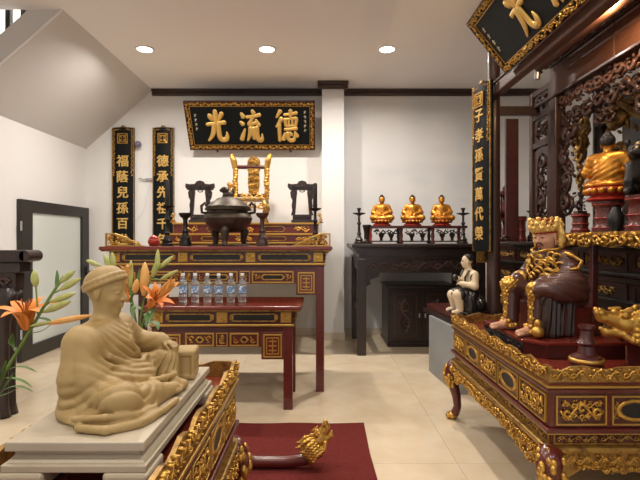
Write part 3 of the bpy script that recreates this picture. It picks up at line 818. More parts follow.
# dark carved frames standing either side of the throne
def tablet_frame(label, x, y, mirror=1):
    r = thing('tablet_frame', label, 'frame', (x, y, TS_TOP + 0.001), 0, 'dark carved frames beside the throne')
    F = face_M('-y', (0, 0, 0))
    for s in (-1, 1):
        m = MB(); m.M = F
        P = [(0.085, 0.09), (0.135, 0.09), (0.120, 0.15), (0.128, 0.21), (0.118, 0.27), (0.138, 0.31), (0.145, 0.37), (0.125, 0.40), (0.062, 0.40), (0.060, 0.36), (0.068, 0.30), (0.076, 0.18)]
        if s < 0: P = [(-a, b) for a, b in P][::-1]
        m.prism(P, -0.02, 0.02); m.build('side_post', 'dark_wood', r, 0.004)
        m = MB(); m.M = F; m.carve(0.045, 0.28, 0.014, 3, s * 0.10, 0.24, 0.018, 1.0, 1.2); m.build('post_carving', 'dark_wood', r, smooth=True)
    m = MB(); m.M = F
    m.prism([(-0.15, 0.395), (0.15, 0.395), (0.175, 0.43), (0.172, 0.475), (0.12, 0.465), (0.06, 0.47), (0.04, 0.50), (0, 0.51), (-0.04, 0.50), (-0.06, 0.47), (-0.12, 0.465), (-0.172, 0.475), (-0.175, 0.43)], -0.024, 0.024)
    m.carve(0.26, 0.06, 0.014, 4, 0, 0.43, 0.022, 1, 1.2); m.build('crest', 'dark_wood', r, 0.003)
    m = MB(); m.M = F; m.tube([(0.03 * math.cos(a), 0.385 + 0.012 * math.sin(a), 0) for a in [2 * PI * k / 10 for k in range(11)]], 0.006, 5); m.build('drop_ring', 'dark_wood', r)
    m = MB(); m.box(-0.13, 0.13, -0.05, 0.05, 0, 0.035); m.box(-0.115, 0.115, -0.03, 0.03, 0.035, 0.10); m.build('base', 'dark_wood', r, 0.005)
    m = MB(); m.M = face_M('-y', (0, -0.03, 0.068)); m.carve(0.2, 0.045, 0.01, 4, 0, 0, 0, 1, 1.2); m.build('base_carving', 'dark_wood', r, smooth=True)
    return r
tablet_frame('dark carved wooden frame with open centre to the left of the throne', -1.447, 5.80)
tablet_frame('dark carved wooden frame with open centre to the right of the throne', -0.215, 5.80)

# bronze censer
cz = thing('incense_burner', 'large lidded bronze incense burner on three legs on the offering table', 'incense burner', (-0.855, 4.47, 1.2465))
MB().lathe([(0.02, 0.125), (0.10, 0.128), (0.17, 0.165), (0.212, 0.215), (0.224, 0.255), (0.212, 0.285), (0.185, 0.305), (0.182, 0.325), (0.212, 0.33), (0.214, 0.348), (0.19, 0.350), (0.02, 0.349)], n=40).build('bowl', 'bronze', cz, smooth=True, angle=35)
MB().lathe([(0.205, 0.350), (0.205, 0.362), (0.185, 0.372), (0.165, 0.40), (0.13, 0.415), (0.10, 0.440), (0.05, 0.455), (0.01, 0.457)], n=40).build('lid', 'bronze', cz, smooth=True, angle=35)
for k in range(3):
    a = -PI / 2 + k * 2 * PI / 3; c, s_ = math.cos(a), math.sin(a)
    MB().tube([(c * q, s_ * q, z) for q, z in ((0.13, 0.19), (0.165, 0.13), (0.150, 0.06), (0.155, 0.025), (0.165, 0.012), (0.165, 0.001))], [0.04, 0.042, 0.028, 0.024, 0.03, 0.034], 10).build('leg', 'bronze', cz, smooth=True)
for s in (-1, 1):
    MB().tube([(s * 0.19, 0, 0.30), (s * 0.245, 0, 0.31), (s * 0.25, 0, 0.37), (s * 0.215, 0, 0.40), (s * 0.20, 0, 0.37)], 0.014, 8).build('handle', 'bronze', cz, smooth=True)
s = SDF((-0.09, -0.07, 0.43), (0.09, 0.07, 0.57), 0.005)
s.ell((0, 0, 0.475), (0.05, 0.035, 0.035)).ell((-0.035, -0.005, 0.52), (0.032, 0.03, 0.032)).ell((-0.06, -0.01, 0.515), (0.02, 0.018, 0.016)).ell((0.045, 0, 0.505), (0.014, 0.012, 0.035))
for dx in (-0.03, 0.035):
    for dy in (-0.025, 0.025): s.cap((dx, dy, 0.475), (dx - 0.01, dy, 0.448), 0.014, 0.013, 0.006)
for k in range(7): a = k * 0.9; s.ell((-0.022 + 0.026 * math.cos(a), 0.028 * math.sin(a), 0.525 + 0.01 * math.sin(2 * a)), (0.012, 0.012, 0.012), 0.004)
s.mesh('lion_knob', 'bronze', cz)
MB().lathe([(0.19, 0.0), (0.195, 0.006), (0.19, 0.012), (0.05, 0.012)], n=32).build('tray', 'bronze', cz, smooth=True, angle=40)

def candlestick(label, x, y, z, h, m='dark_bronze', candle=True, plate=0.055, group=None):
    r = thing('candlestick', label, 'candlestick', (x, y, z), 0, group)
    q = h * (0.60 if candle else 0.86)
    MB().lathe([(0.001, 0), (0.055, 0), (0.055, 0.02), (0.043, 0.03), (0.047, 0.05), (0.03, 0.07), (0.018, 0.10), (0.028, 0.115), (0.018, 0.13), (0.014, q * 0.6), (0.026, q * 0.66), (0.014, q * 0.72), (0.013, q - 0.012), (0.001, q - 0.012)], n=20).build('stem', m, r, smooth=True, angle=40)
    MB().lathe([(0.012, q - 0.03), (0.03, q - 0.022), (plate, q - 0.008), (plate + 0.004, q), (plate - 0.008, q), (0.02, q - 0.01), (0.001, q - 0.012)], n=24).build('drip_plate', m, r, smooth=True, angle=50)
    if candle: MB().lathe([(0.001, q - 0.01), (0.022, q - 0.01), (0.020, q + 0.04), (0.019, h - 0.01), (0.012, h), (0.001, h)], n=16).build('candle', m, r, smooth=True, angle=40)
    else: MB().lathe([(0.001, q - 0.01), (0.014, q - 0.01), (0.014, q + 0.25 * (h - q)), (0.026, h), (0.020, h), (0.001, h - 0.02)], n=16).build('cup', m, r, smooth=True, angle=50)
    return r
candlestick('tall dark candlestick in front of the right-hand scroll board', -1.385, 4.35, 1.2465, 0.60)
candlestick('tall dark candlestick at the right end of the offering table', -0.045, 4.45, 1.2465, 0.58)
def cup_stand(label, x, y, z, m='dark_bronze', sc=1.0):
    r = thing('cup_stand', label, 'stand', (x, y, z), 0, 'turned stands on the offering table')
    MB().lathe([(0.001, 0), (0.055 * sc, 0), (0.055 * sc, 0.035), (0.046, 0.05), (0.048, 0.075), (0.036, 0.09), (0.024, 0.115), (0.032, 0.135), (0.020, 0.16), (0.02, 0.23), (0.026, 0.25), (0.001, 0.25)], n=22).build('stem', m, r, smooth=True, angle=40)
    MB().lathe([(0.02, 0.245), (0.045, 0.262), (0.058, 0.285), (0.058, 0.297), (0.05, 0.297), (0.001, 0.27)], n=22).build('cup', m, r, smooth=True, angle=40)
    return r
cup_stand('dark turned cup stand just to the left of the incense burner', -1.215, 4.33, 1.2465)
cup_stand('reddish brown turned cup stand just to the right of the incense burner', -0.52, 4.33, 1.2465, 'brown_wood')
rb = thing('lacquer_jar', 'small round red lacquer jar beside the left upswept table end', 'jar', (-1.51, 4.36, 1.2465))
MB().lathe([(0.001, 0), (0.035, 0), (0.052, 0.03), (0.05, 0.055), (0.04, 0.065), (0.001, 0.065)], n=20).build('body', 'red_paint', rb, smooth=True)
MB().lathe([(0.042, 0.065), (0.042, 0.072), (0.025, 0.09), (0.006, 0.095), (0.001, 0.105)], n=20).build('lid', 'red_paint', rb, smooth=True)

# water bottles
def bottle(label, x, y):
    r = thing('water_bottle', label, 'bottle', (x, y, 0.8012), random.Random(int(x * 1000)).uniform(0, 3), 'water bottles on the low table')
    MB().lathe([(0.001, 0.004), (0.026, 0.0), (0.031, 0.008), (0.031, 0.05), (0.029, 0.055), (0.031, 0.06), (0.031, 0.075), (0.0295, 0.08), (0.0295, 0.145), (0.031, 0.15), (0.029, 0.17), (0.018, 0.195), (0.0125, 0.205), (0.0125, 0.222), (0.001, 0.222)], n=20).build('body', 'bottle', r, smooth=True, angle=50)
    m = MB(); n = 20
    m.lathe([(0.0302, 0.085), (0.0312, 0.085), (0.0312, 0.14), (0.0302, 0.14)], n=n); m.build('label_band', 'bottle_label', r, smooth=True, angle=50)
    MB().lathe([(0.001, 0.218), (0.0145, 0.218), (0.0145, 0.235), (0.013, 0.238), (0.001, 0.238)], n=16).build('cap', 'white_plastic', r, smooth=True, angle=40)
    return r
first = None
bl = ['first', 'second', 'third', 'fourth', 'fifth', 'sixth']
for k, px in enumerate((183, 195, 207, 219, 231, 242)):
    x = (px - 320) * 3.76 / 480; lb = 'clear water bottle with blue label, %s from the left on the low table' % bl[k]
    if first is None: first = bottle(lb, x, 3.76)
    else:
        c = copy_tree(first); c.location = (x, 3.76 + 0.012 * ((k * 37) % 3 - 1), 0.8012); c.rotation_euler.z = k * 0.7; c['label'] = lb

# ================================================================== dark altar table with three gilded figures
dt = thing('altar_table', 'dark carved wooden altar table holding three golden seated figures', 'table', (1.14, 5.36, 0))
DW = 1.56; DD = 1.10
MB().box(-DW / 2, DW / 2, 0, DD, 1.215, 1.255).build('tabletop', 'dark_wood', dt, 0.008)
for s in (-1, 1):
    m = MB(); m.M = face_M('-y', (s * DW / 2, DD / 2, 0)); q = -s
    P = [(0, 1.215), (q * 0.09, 1.13), (q * 0.10, 1.215)]
    m.prism(P if q > 0 else P[::-1], -DD / 2, DD / 2); m.build('flared_end', 'dark_wood', dt)
MB().box(-0.70, 0.70, 0.05, DD - 0.05, 1.10, 1.215).build('waist', 'dark_wood', dt, 0.004)
MB().box(-0.72, 0.72, 0.03, DD - 0.03, 1.085, 1.10).build('waist_moulding', 'dark_wood', dt, 0.004)
MB().box(-0.67, 0.67, 0.05, 0.09, 0.93, 1.085).build('apron', 'dark_wood', dt, 0.004)
MB().box(-0.67, 0.67, DD - 0.09, DD - 0.05, 0.93, 1.085).build('apron', 'dark_wood', dt, 0.004)
m = MB(); m.M = face_M('-y', (0, 0.05, 1.01)); m.carve(1.2, 0.13, 0.016, 5, 0, 0, 0, 1, 1.2); m.build('apron_carving', 'brown_wood', dt, smooth=True)
for s in (-1, 1):
    MB().box(s * 0.66, s * 0.70, 0.1, DD - 0.1, 0.95, 1.085).build('side_apron', 'dark_wood', dt, 0.003)
    for yy in (0.03, DD - 0.13):
        MB().box(s * 0.62, s * 0.72, yy, yy + 0.10, 0, 1.085).build('leg', 'dark_wood', dt, 0.006)
    m = MB(); m.M = face_M('-y', (s * 0.62, 0.09, 0.93)); q = -s
    P = [(0, 0), (0, -0.16), (q * 0.05, -0.13), (q * 0.04, -0.08), (q * 0.14, -0.05), (q * 0.16, 0)]
    m.prism(P if q < 0 else P[::-1], -0.02, 0.02); m.build('bracket', 'dark_wood', dt)
    MB().box(s * 0.64, s * 0.70, 0.13, DD - 0.13, 0.46, 0.51).build('stretcher', 'dark_wood', dt, 0.004)

cab = thing('cabinet', 'low dark wooden cabinet under the dark altar table', 'cabinet', (1.24, 5.83, 0))
MB().box(-0.41, 0.41, 0.012, 0.62, 0.03, 0.72).build('body', 'dark_wood', cab, 0.004)
MB().box(-0.43, 0.43, -0.01, 0.64, 0.72, 0.75).build('top', 'dark_wood', cab, 0.006)
MB().box(-0.42, 0.42, 0.0, 0.63, 0, 0.05).build('plinth', 'dark_wood', cab, 0.004)
for s in (-1, 1):
    d = MB().box(s * 0.01, s * 0.395, 0, 0.012, 0.07, 0.70).build('door', 'dark_wood', cab, 0.003)
    m = MB(); m.M = face_M('-y', (s * 0.20, 0, 0.385)); m.frame(0.29, 0.53, 0.02, 0, 0.008); m.carve(0.2, 0.4, 0.008, 4, 0, 0, 0, 1, 1.2); m.build('door_moulding', 'brown_wood', d)
    MB().tube([(s * 0.035, -0.02, 0.36), (s * 0.035, -0.02, 0.41)], 0.008, 8).build('handle', 'steel', d)

ws = thing('display_stand', 'low dark red wooden stand under the three golden figures', 'stand', (1.165, 5.86, 1.2565))
MB().box(-0.60, 0.60, -0.12, 0.14, 0.185, 0.215).build('top', 'dark_red', ws, 0.004)
MB().box(-0.58, 0.58, -0.10, 0.12, 0.02, 0.035).build('lower_shelf', 'dark_wood', ws, 0.003)
for x in (-0.56, -0.19, 0.19, 0.56):
    for y in (-0.09, 0.11):
        MB().lathe([(0.022, 0), (0.028, 0.02), (0.016, 0.05), (0.024, 0.09), (0.016, 0.14), (0.026, 0.17), (0.022, 0.186)], (x, y, 0), 10).build('leg', 'red_paint' if abs(x) > 0.5 else 'dark_red', ws, smooth=True)
for k, x in enumerate((-0.375, 0.0, 0.375)):
    m = MB(); m.M = face_M('-y', (x, -0.10, 0.14)); m.carve(0.30, 0.075, 0.02, k, 0, 0, 0, 1, 1.3); m.build('hanging_carving', 'dark_wood', ws, smooth=True)
for k, x in enumerate((-0.42, -0.30, -0.05, 0.08, 0.32, 0.44)):
    r = thing('offering_cup', 'small dark offering cup under the display stand, %s from the left' % bl[k], 'cup', (1.165 + x, 5.83, 1.293), 0, 'cups under the display stand')
    MB().lathe([(0.001, 0), (0.022, 0), (0.016, 0.02), (0.02, 0.035), (0.034, 0.06), (0.036, 0.09), (0.030, 0.09), (0.001, 0.06)], n=16).build('bowl', 'brown_wood', r, smooth=True)
candlestick('dark candlestick at the pillar end of the dark altar table', 0.447, 5.50, 1.2565, 0.41, 'dark_wood', False, 0.072)
candlestick('dark candlestick at the shrine end of the dark altar table', 1.640, 5.50, 1.2565, 0.41, 'dark_wood', False, 0.072)
bx_ = thing('wooden_vase', 'small dark square vase beside the candlestick near the pillar', 'vase', (0.545, 5.58, 1.2565))
MB().lathe([(0.001, 0), (0.05, 0), (0.045, 0.03), (0.032, 0.05), (0.036, 0.14), (0.05, 0.20), (0.052, 0.22), (0.04, 0.22), (0.001, 0.20)], n=8).build('body', 'dark_wood', bx_, 0.002)

# grey plinth with a dark board carrying the ivory figure and the shrine column
gp = thing('plinth', 'plain grey block plinth beside the gilded altar on the right', 'plinth', (1.08, 4.76, 0), math.atan2(4.03 - 4.76, 1.15 - 1.08) + PI / 2)
MB().box(0, 0.63, -0.733, 0.0, 0, 0.555).build('block', 'grey_plinth', gp, 0.004)
db = thing('base_board', 'dark moulded base board lying on the grey plinth', 'board', (1.08, 4.76, 0.556), math.atan2(4.03 - 4.76, 1.15 - 1.08) + PI / 2)
MB().box(0.02, 0.62, -0.72, 0.25, 0.0, 0.04).build('board', 'dark_wood', db, 0.006)
MB().box(0.05, 0.61, -0.69, 0.22, 0.04, 0.09).build('upper_board', 'dark_red', db, 0.008)

# ================================================================== carved gilded altars (litters)
def litter(label, x0, x1, y0, y1, z0, seed):
    r = thing('gilded_altar', label, 'altar', ((x0 + x1) / 2, (y0 + y1) / 2, z0))
    hx, hy = (x1 - x0) / 2, (y1 - y0) / 2
    g = 0.012
    MB().box(-hx + g, hx - g, -hy + g, hy - g, 0.672, 0.70).build('top_board', 'lacquer_bright', r, 0.003)
    MB().box(-hx, hx, -hy, hy, 0.655, 0.672).build('top_moulding', 'lacquer_red', r, 0.004)
    MB().box(-hx - 0.006, hx + 0.006, -hy - 0.006, hy + 0.006, 0.676, 0.686).build('gold_bead', 'gold_plain', r, 0.003)
    MB().box(-hx + 0.012, hx - 0.012, -hy + 0.012, hy - 0.012, 0.505, 0.655).build('body', 'lacquer_red', r, 0.003)
    MB().box(-hx - 0.006, hx + 0.006, -hy - 0.006, hy + 0.006, 0.485, 0.505).build('waist_ledge', 'lacquer_red', r, 0.005)
    MB().box(-hx - 0.002, hx + 0.002, -hy - 0.002, hy + 0.002, 0.480, 0.486).build('gold_bead', 'gold_plain', r, 0.002)
    MB().box(-hx + 0.02, hx - 0.02, -hy + 0.02, hy - 0.02, 0.430, 0.485).build('lower_band', 'lacquer_red', r, 0.003)
    MB().box(-hx - 0.012, hx + 0.012, -hy - 0.012, hy + 0.012, 0.405, 0.430).build('base_moulding', 'gold_old', r, 0.008)
    for fc, L, off, sd in (('-x', 2 * hy, (-hx, 0), 0), ('+x', 2 * hy, (hx, 0), 1), ('-y', 2 * hx, (0, -hy), 2), ('+y', 2 * hx, (0, hy), 3)):
        ox, oy = off
        inx, iny = (0.012 if fc == '-x' else -0.012 if fc == '+x' else 0), (0.012 if fc == '-y' else -0.012 if fc == '+y' else 0)
        # rim rail with wavy top
        m = MB(); m.M = face_M(fc, (ox + inx * 0.8, oy + iny * 0.8, 0.70)); N = max(6, int(L / 0.05))
        topl = [(L / 2 - L * k / N, 0.048 + 0.020 * abs(math.cos(PI * k / 4)) + 0.004 * math.sin(k * 2.1)) for k in range(N + 1)]
        m.prism([(-L / 2, 0), (L / 2, 0)] + topl, -0.008, 0.006); rim = m.build('rim_rail', 'gold_old', r)
        m = MB(); m.M = face_M(fc, (ox + inx * 0.8, oy + iny * 0.8, 0.70)); m.carve(L - 0.02, 0.062, 0.020, seed + sd, 0, 0.034, 0.004, 1.6, 1.15)
        m.build('rim_carving', 'gold', rim, smooth=True)
        # framed panels, carved and oval alternately
        n = max(3, int(round((L - 0.06) / 0.26))); n += (n + 1) % 2
        pw = (L - 0.05) / n
        for k in range(n):
            c = -L / 2 + 0.025 + (k + 0.5) * pw
            o = {'-x': (ox + 0.012, -c, 0.58), '+x': (ox - 0.012, c, 0.58), '-y': (c, oy + 0.012, 0.58), '+y': (-c, oy - 0.012, 0.58)}[fc]
            panel(r, fc, o, pw - 0.022, 0.125, seed + k * 3, 'oval' if k % 2 else 'carved', depth=0.018)
        # thin carved band
        m = MB(); m.M = face_M(fc, (ox + 1.66 * inx, oy + 1.66 * iny, 0.457)); m.frame(L - 0.06, 0.048, 0.006, 0, 0.006); m.carve(L - 0.09, 0.034, 0.010, seed + 7, 0, 0, 0, 0.9, 1.2)
        m.build('band_carving', 'gold_old', r, smooth=True, angle=40)
        # scalloped gold skirt
        m = MB(); m.M = face_M(fc, (ox, oy, 0.405)); N = 40
        def dep(t): return -0.055 - 0.030 * abs(math.cos(2.5 * PI * t)) - 0.06 * max(0, abs(2 * t - 1) - 0.55) / 0.45
        low = [(-L / 2 + L * k / N, dep(k / N)) for k in range(N + 1)]
        m.prism(low + [(L / 2, 0), (-L / 2, 0)], -0.016, 0.0); sk = m.build('skirt', 'gold_old', r)
        m = MB(); m.M = face_M(fc, (ox, oy, 0.405))
        m.carve(L - 0.02, 0.060, 0.022, seed + 1, 0, -0.030, 0.0, 1.7, 1.2)
        mm = max(3, int(L / 0.10))
        for k in range(mm):
            t = (k + 0.5) / mm; m.carve(L / mm * 0.9, max(0.02, -dep(t) - 0.05), 0.020, seed + k, -L / 2 + L * t, (dep(t) - 0.055) / 2, 0.0, 1.0, 1.4)
        m.build('skirt_carving', 'gold', sk, smooth=True)
    for sx in (-1, 1):
        for sy in (-1, 1):
            MB().box(sx * hx - 0.022, sx * hx + 0.022, sy * hy - 0.022, sy * hy + 0.022, 0.70, 0.775).build('corner_post', 'gold', r, 0.004) if False else None
            cx, cy = sx * (hx - 0.03), sy * (hy - 0.03)
            u = (sx * 0.707, sy * 0.707)
            prof = [(0.0, 0.41, 0.050), (0.035, 0.36, 0.056), (0.045, 0.31, 0.052), (0.030, 0.25, 0.040), (0.004, 0.17, 0.032), (-0.004, 0.10, 0.028), (0.012, 0.05, 0.030), (0.030, 0.028, 0.028)]
            MB().tube([(cx + u[0] * a, cy + u[1] * a, z) for a, z, q in prof], [q for a, z, q in prof], 10).build('leg', 'lacquer_red', r, smooth=True)
            m = MB(); rnd = random.Random(seed + sx + 2 * sy)
            for k in range(26):
                a0 = rnd.uniform(-1.9, 1.9) + math.atan2(sy, sx); t = rnd.uniform(0, 1); z = 0.40 - 0.15 * t
                q = 0.045 + 0.012 * math.sin(t * PI); of = 0.03 * math.sin(t * PI) + 0.01
                m.blob((cx + u[0] * of + q * math.cos(a0), cy + u[1] * of + q * math.sin(a0), z), (0.016, 0.016, 0.022), 6, 4)
            m.build('leg_carving', 'gold', r, smooth=True)
            m = MB(); m.blob((cx + u[0] * 0.035, cy + u[1] * 0.035, 0.028), (0.040, 0.040, 0.028), 10, 6)
            for k in range(5): a0 = math.atan2(sy, sx) + (k - 2) * 0.5; m.blob((cx + u[0] * 0.035 + 0.034 * math.cos(a0), cy + u[1] * 0.035 + 0.034 * math.sin(a0), 0.022), (0.016, 0.016, 0.020), 6, 5)
            m.build('foot', 'gold', r, smooth=True)
    return r
litter('large red altar with gilded carving and curved legs under the crowned brown-robed figure', 0.96, 1.72, 2.02, 3.50, 0.0, 1)
litter('narrow red altar with gilded carving under the beige stone figure', -0.82, -0.36, 0.86, 2.10, 0.009, 5)

# red carpet
m = MB(); P = []
for k in range(13): P.append((-1.25 + k * 0.13, 3.39 + 0.008 * math.sin(k * 1.7)))
P = [(-1.25, 0.55), (0.36, 0.55)] + [(0.325 - 0.028 * 0.79, 2.9)] + P[::-1]
m.prism(P, 0.0005, 0.008)
tag(m.build('carpet', 'carpet'), 'plain dark red carpet lying on the cream tiled floor', 'carpet')

# carved carrying poles with gilded dragon heads
def dragon_head(parent, M, sc=1.0):
    s = SDF((-0.20, -0.13, -0.14), (0.24, 0.13, 0.24), 0.0045)
    k = 0.012
    s.cap((-0.16, 0, -0.03), (-0.02, 0, 0.03), 0.050, 0.065, k)                # neck
    s.ell((0.02, 0, 0.06), (0.085, 0.068, 0.066), k)                           # skull
    s.cap((0.05, 0, 0.070), (0.165, 0, 0.095), 0.052, 0.036, k)                # upper jaw
    s.ell((0.178, 0, 0.120), (0.034, 0.040, 0.026), k)                         # nose
    s.cap((0.02, 0, 0.005), (0.14, 0, 0.005), 0.042, 0.026, k)                 # lower jaw
    s.cap((0.14, 0, 0.005), (0.170, 0, 0.028), 0.022, 0.014, k)
    s.cap((0.07, 0, 0.040), (0.20, 0, 0.052), 0.008, 0.014, 0.004, sub=True)   # open mouth
    for y in (-1, 1):
        s.ell((0.060, 0.050 * y, 0.110), (0.024, 0.020, 0.022), 0.006)         # eyes
        s.chain([(0.03, 0.055 * y, 0.135), (0.09, 0.055 * y, 0.135)], [0.013, 0.008], 0.006)   # brow
        s.chain([(-0.01, 0.035 * y, 0.115), (-0.07, 0.050 * y, 0.140), (-0.13, 0.055 * y, 0.135), (-0.16, 0.06 * y, 0.155)], [0.020, 0.018, 0.015, 0.008], 0.008)  # horns
        for q in range(5):                                                     # mane locks
            z = 0.085 - q * 0.030
            s.chain([(0.0, 0.055 * y, z), (-0.06, 0.085 * y, z + 0.012), (-0.12, 0.090 * y, z - 0.004), (-0.150, 0.078 * y, z + 0.018)], [0.022, 0.020, 0.017, 0.009], 0.004)
        s.chain([(0.06, 0.035 * y, -0.005), (0.02, 0.055 * y, -0.035), (-0.03, 0.06 * y, -0.055), (-0.05, 0.055 * y, -0.035)], [0.020, 0.018, 0.015, 0.010], 0.006)   # beard
        s.ell((0.19, 0.022 * y, 0.138), (0.014, 0.012, 0.012), 0.004)
    for q in range(6): s.ell((0.01 - q * 0.030, 0, 0.125 - q * 0.010), (0.022, 0.013, 0.024), 0.005)
    s.disp(lambda X, Y, Z: 0.003 * np.sin(X * 190) * np.sin(Z * 170 + Y * 120) * (X < 0.02))
    o = s.mesh('dragon_head', 'gold', parent); o.matrix_local = M
    return o
dp = thing('dragon_pole', 'dark red carved pole with a gilded dragon head lying on the red carpet', 'pole', (-0.5, 2.72, 0.009))
pp = [(-0.40, 0, 0.052), (-0.10, 0, 0.052), (0.02, 0, 0.052), (0.04, 0, 0.045), (0.14, 0, 0.036), (0.30, 0, 0.034), (0.42, 0, 0.05), (0.50, 0, 0.10)]
MB().tube(pp, [0.044, 0.044, 0.044, 0.034, 0.032, 0.033, 0.035, 0.036], 12).build('pole', 'lacquer_red', dp, smooth=True)
MB().tube([(-0.03, 0, 0.052), (0.01, 0, 0.052)], 0.047, 12).build('ferrule', 'dark_red', dp)
dragon_head(dp, T(0.50, 0, 0.125) @ Matrix.Rotation(-0.75, 4, 'Y') @ Matrix.Diagonal((0.60, 0.60, 0.60, 1)))

dp2 = thing('dragon_pole', 'gilded dragon head on a dark block at the right edge of the large altar', 'pole', (1.50, 2.29, 0.7015))
MB().box(-0.0, 0.12, -0.06, 0.06, 0, 0.11).build('block', 'dark_red', dp2, 0.006)
MB().tube([(0.13, 0, 0.15), (0.02, 0, 0.15), (-0.06, 0, 0.15)], [0.045, 0.045, 0.04], 12).build('pole', 'lacquer_red', dp2, smooth=True)
dragon_head(dp2, T(-0.02, 0, 0.155) @ Matrix.Rotation(PI, 4, 'Z') @ Matrix.Diagonal((0.82, 0.82, 0.82, 1)))
# ================================================================== beige stone figure on its slab
sb = thing('stone_slab', 'beige stepped stone slab with bracket feet on the narrow gilded altar', 'slab', (-0.582, 1.475, 0.7105))
def taper(m, x, y, z0, z1, x2, y2):   # frustum helper
    m._add([(-x, -y, z0), (x, -y, z0), (x, y, z0), (-x, y, z0), (-x2, -y2, z1), (x2, -y2, z1), (x2, y2, z1), (-x2, y2, z1)],
           [(0, 3, 2, 1), (4, 5, 6, 7), (0, 1, 5, 4), (1, 2, 6, 5), (2, 3, 7, 6), (3, 0, 4, 7)])
MB().box(-0.165, 0.165, -0.340, 0.340, 0.088, 0.111).build('top_slab', 'stone_slab', sb, 0.003)
m = MB(); m.box(-0.150, 0.150, -0.325, 0.325, 0.076, 0.088); taper(m, 0.165, 0.337, 0.058, 0.076, 0.150, 0.322); m.box(-0.172, 0.172, -0.345, 0.345, 0.040, 0.058)
m.build('moulding', 'stone_plinth', sb, 0.003)
for sx in (-1, 1):
    for sy in (-1, 1):
        f = MB(); x0_, x1_ = sorted((sx * 0.178, sx * 0.07)); y0_, y1_ = sorted((sy * 0.352, sy * 0.23))
        f.box(x0_, x1_, y0_, y1_, 0, 0.040); f.build('bracket_foot', 'stone_plinth', sb, 0.008)
SLAB_Z = 0.7105 + 0.1115

ms = thing('stone_statue', 'beige stone statue of a seated robed man wearing a round cap', 'statue', (-0.655, 1.46, SLAB_Z), 0.0)
s = SDF((-0.15, -0.335, -0.006), (0.27, 0.275, 0.425), 0.0034)
k = 0.02
# torso and shoulders
s.ell((-0.012, -0.012, 0.085), (0.098, 0.140, 0.11), k)
s.ell((-0.004, -0.012, 0.150), (0.085, 0.142, 0.085), k)
s.cap((-0.004, -0.122, 0.190), (0.0, 0.100, 0.198), 0.050, 0.044, 0.03)
s.cap((0.0, 0.0, 0.21), (0.006, 0.0, 0.275), 0.040, 0.034, 0.02)
s.ell((0.055, 0.0, 0.06), (0.09, 0.12, 0.055), k)
# far (left) arm, hand on the raised knee
s.chain([(0.0, 0.118, 0.195), (0.026, 0.178, 0.135), (0.130, 0.146, 0.138)], [0.042, 0.040, 0.024], 0.010)
s.ell((0.05, 0.175, 0.105), (0.055, 0.030, 0.035), 0.015)
s.cap((0.095, 0.157, 0.137), (0.116, 0.151, 0.138), 0.030, 0.031, 0.006)
# raised far knee
s.chain([(0.0, 0.085, 0.045), (0.150, 0.120, 0.084)], [0.052, 0.036], 0.012)
s.chain([(0.150, 0.120, 0.084), (0.158, 0.098, 0.028)], [0.036, 0.034], 0.01)
s.cap((0.145, 0.095, 0.022), (0.218, 0.070, 0.018), 0.024, 0.017, 0.008)
for q in range(5): s.cap((0.21, 0.080 - q * 0.009, 0.016), (0.228 - q * 0.003, 0.073 - q * 0.010, 0.013), 0.007, 0.006, 0.002)
# near (right) arm under the sleeve, hand in the lap
s.chain([(-0.004, -0.128, 0.185), (-0.004, -0.150, 0.100), (0.085, -0.085, 0.078)], [0.050, 0.048, 0.030], 0.02)
s.ell((0.022, -0.150, 0.075), (0.060, 0.045, 0.075), 0.02)
# near leg folded flat
s.chain([(0.0, -0.08, 0.05), (0.130, -0.195, 0.045)], [0.062, 0.046], 0.015)
s.chain([(0.130, -0.195, 0.045), (0.165, -0.045, 0.032)], [0.046, 0.032], 0.015)
s.ell((0.128, -0.195, 0.060), (0.048, 0.048, 0.042), 0.015)
s.cap((0.165, -0.05, 0.030), (0.205, 0.020, 0.024), 0.026, 0.018, 0.008)
for q in range(5): s.cap((0.192 + q * 0.006, 0.012 - q * 0.002, 0.026 - 0.002 * q), (0.203 + q * 0.006, 0.036 - q * 0.004, 0.020 - 0.001 * q), 0.0075, 0.006, 0.002)
# robe spreading over the slab
s.ell((0.055, -0.05, 0.008), (0.140, 0.190, 0.030), 0.02)
s.ell((0.115, -0.175, 0.004), (0.105, 0.105, 0.024), 0.015)
s.ell((0.005, -0.09, 0.03), (0.075, 0.110, 0.06), 0.03)
s.ell((0.09, 0.05, 0.008), (0.12, 0.13, 0.022), 0.02)
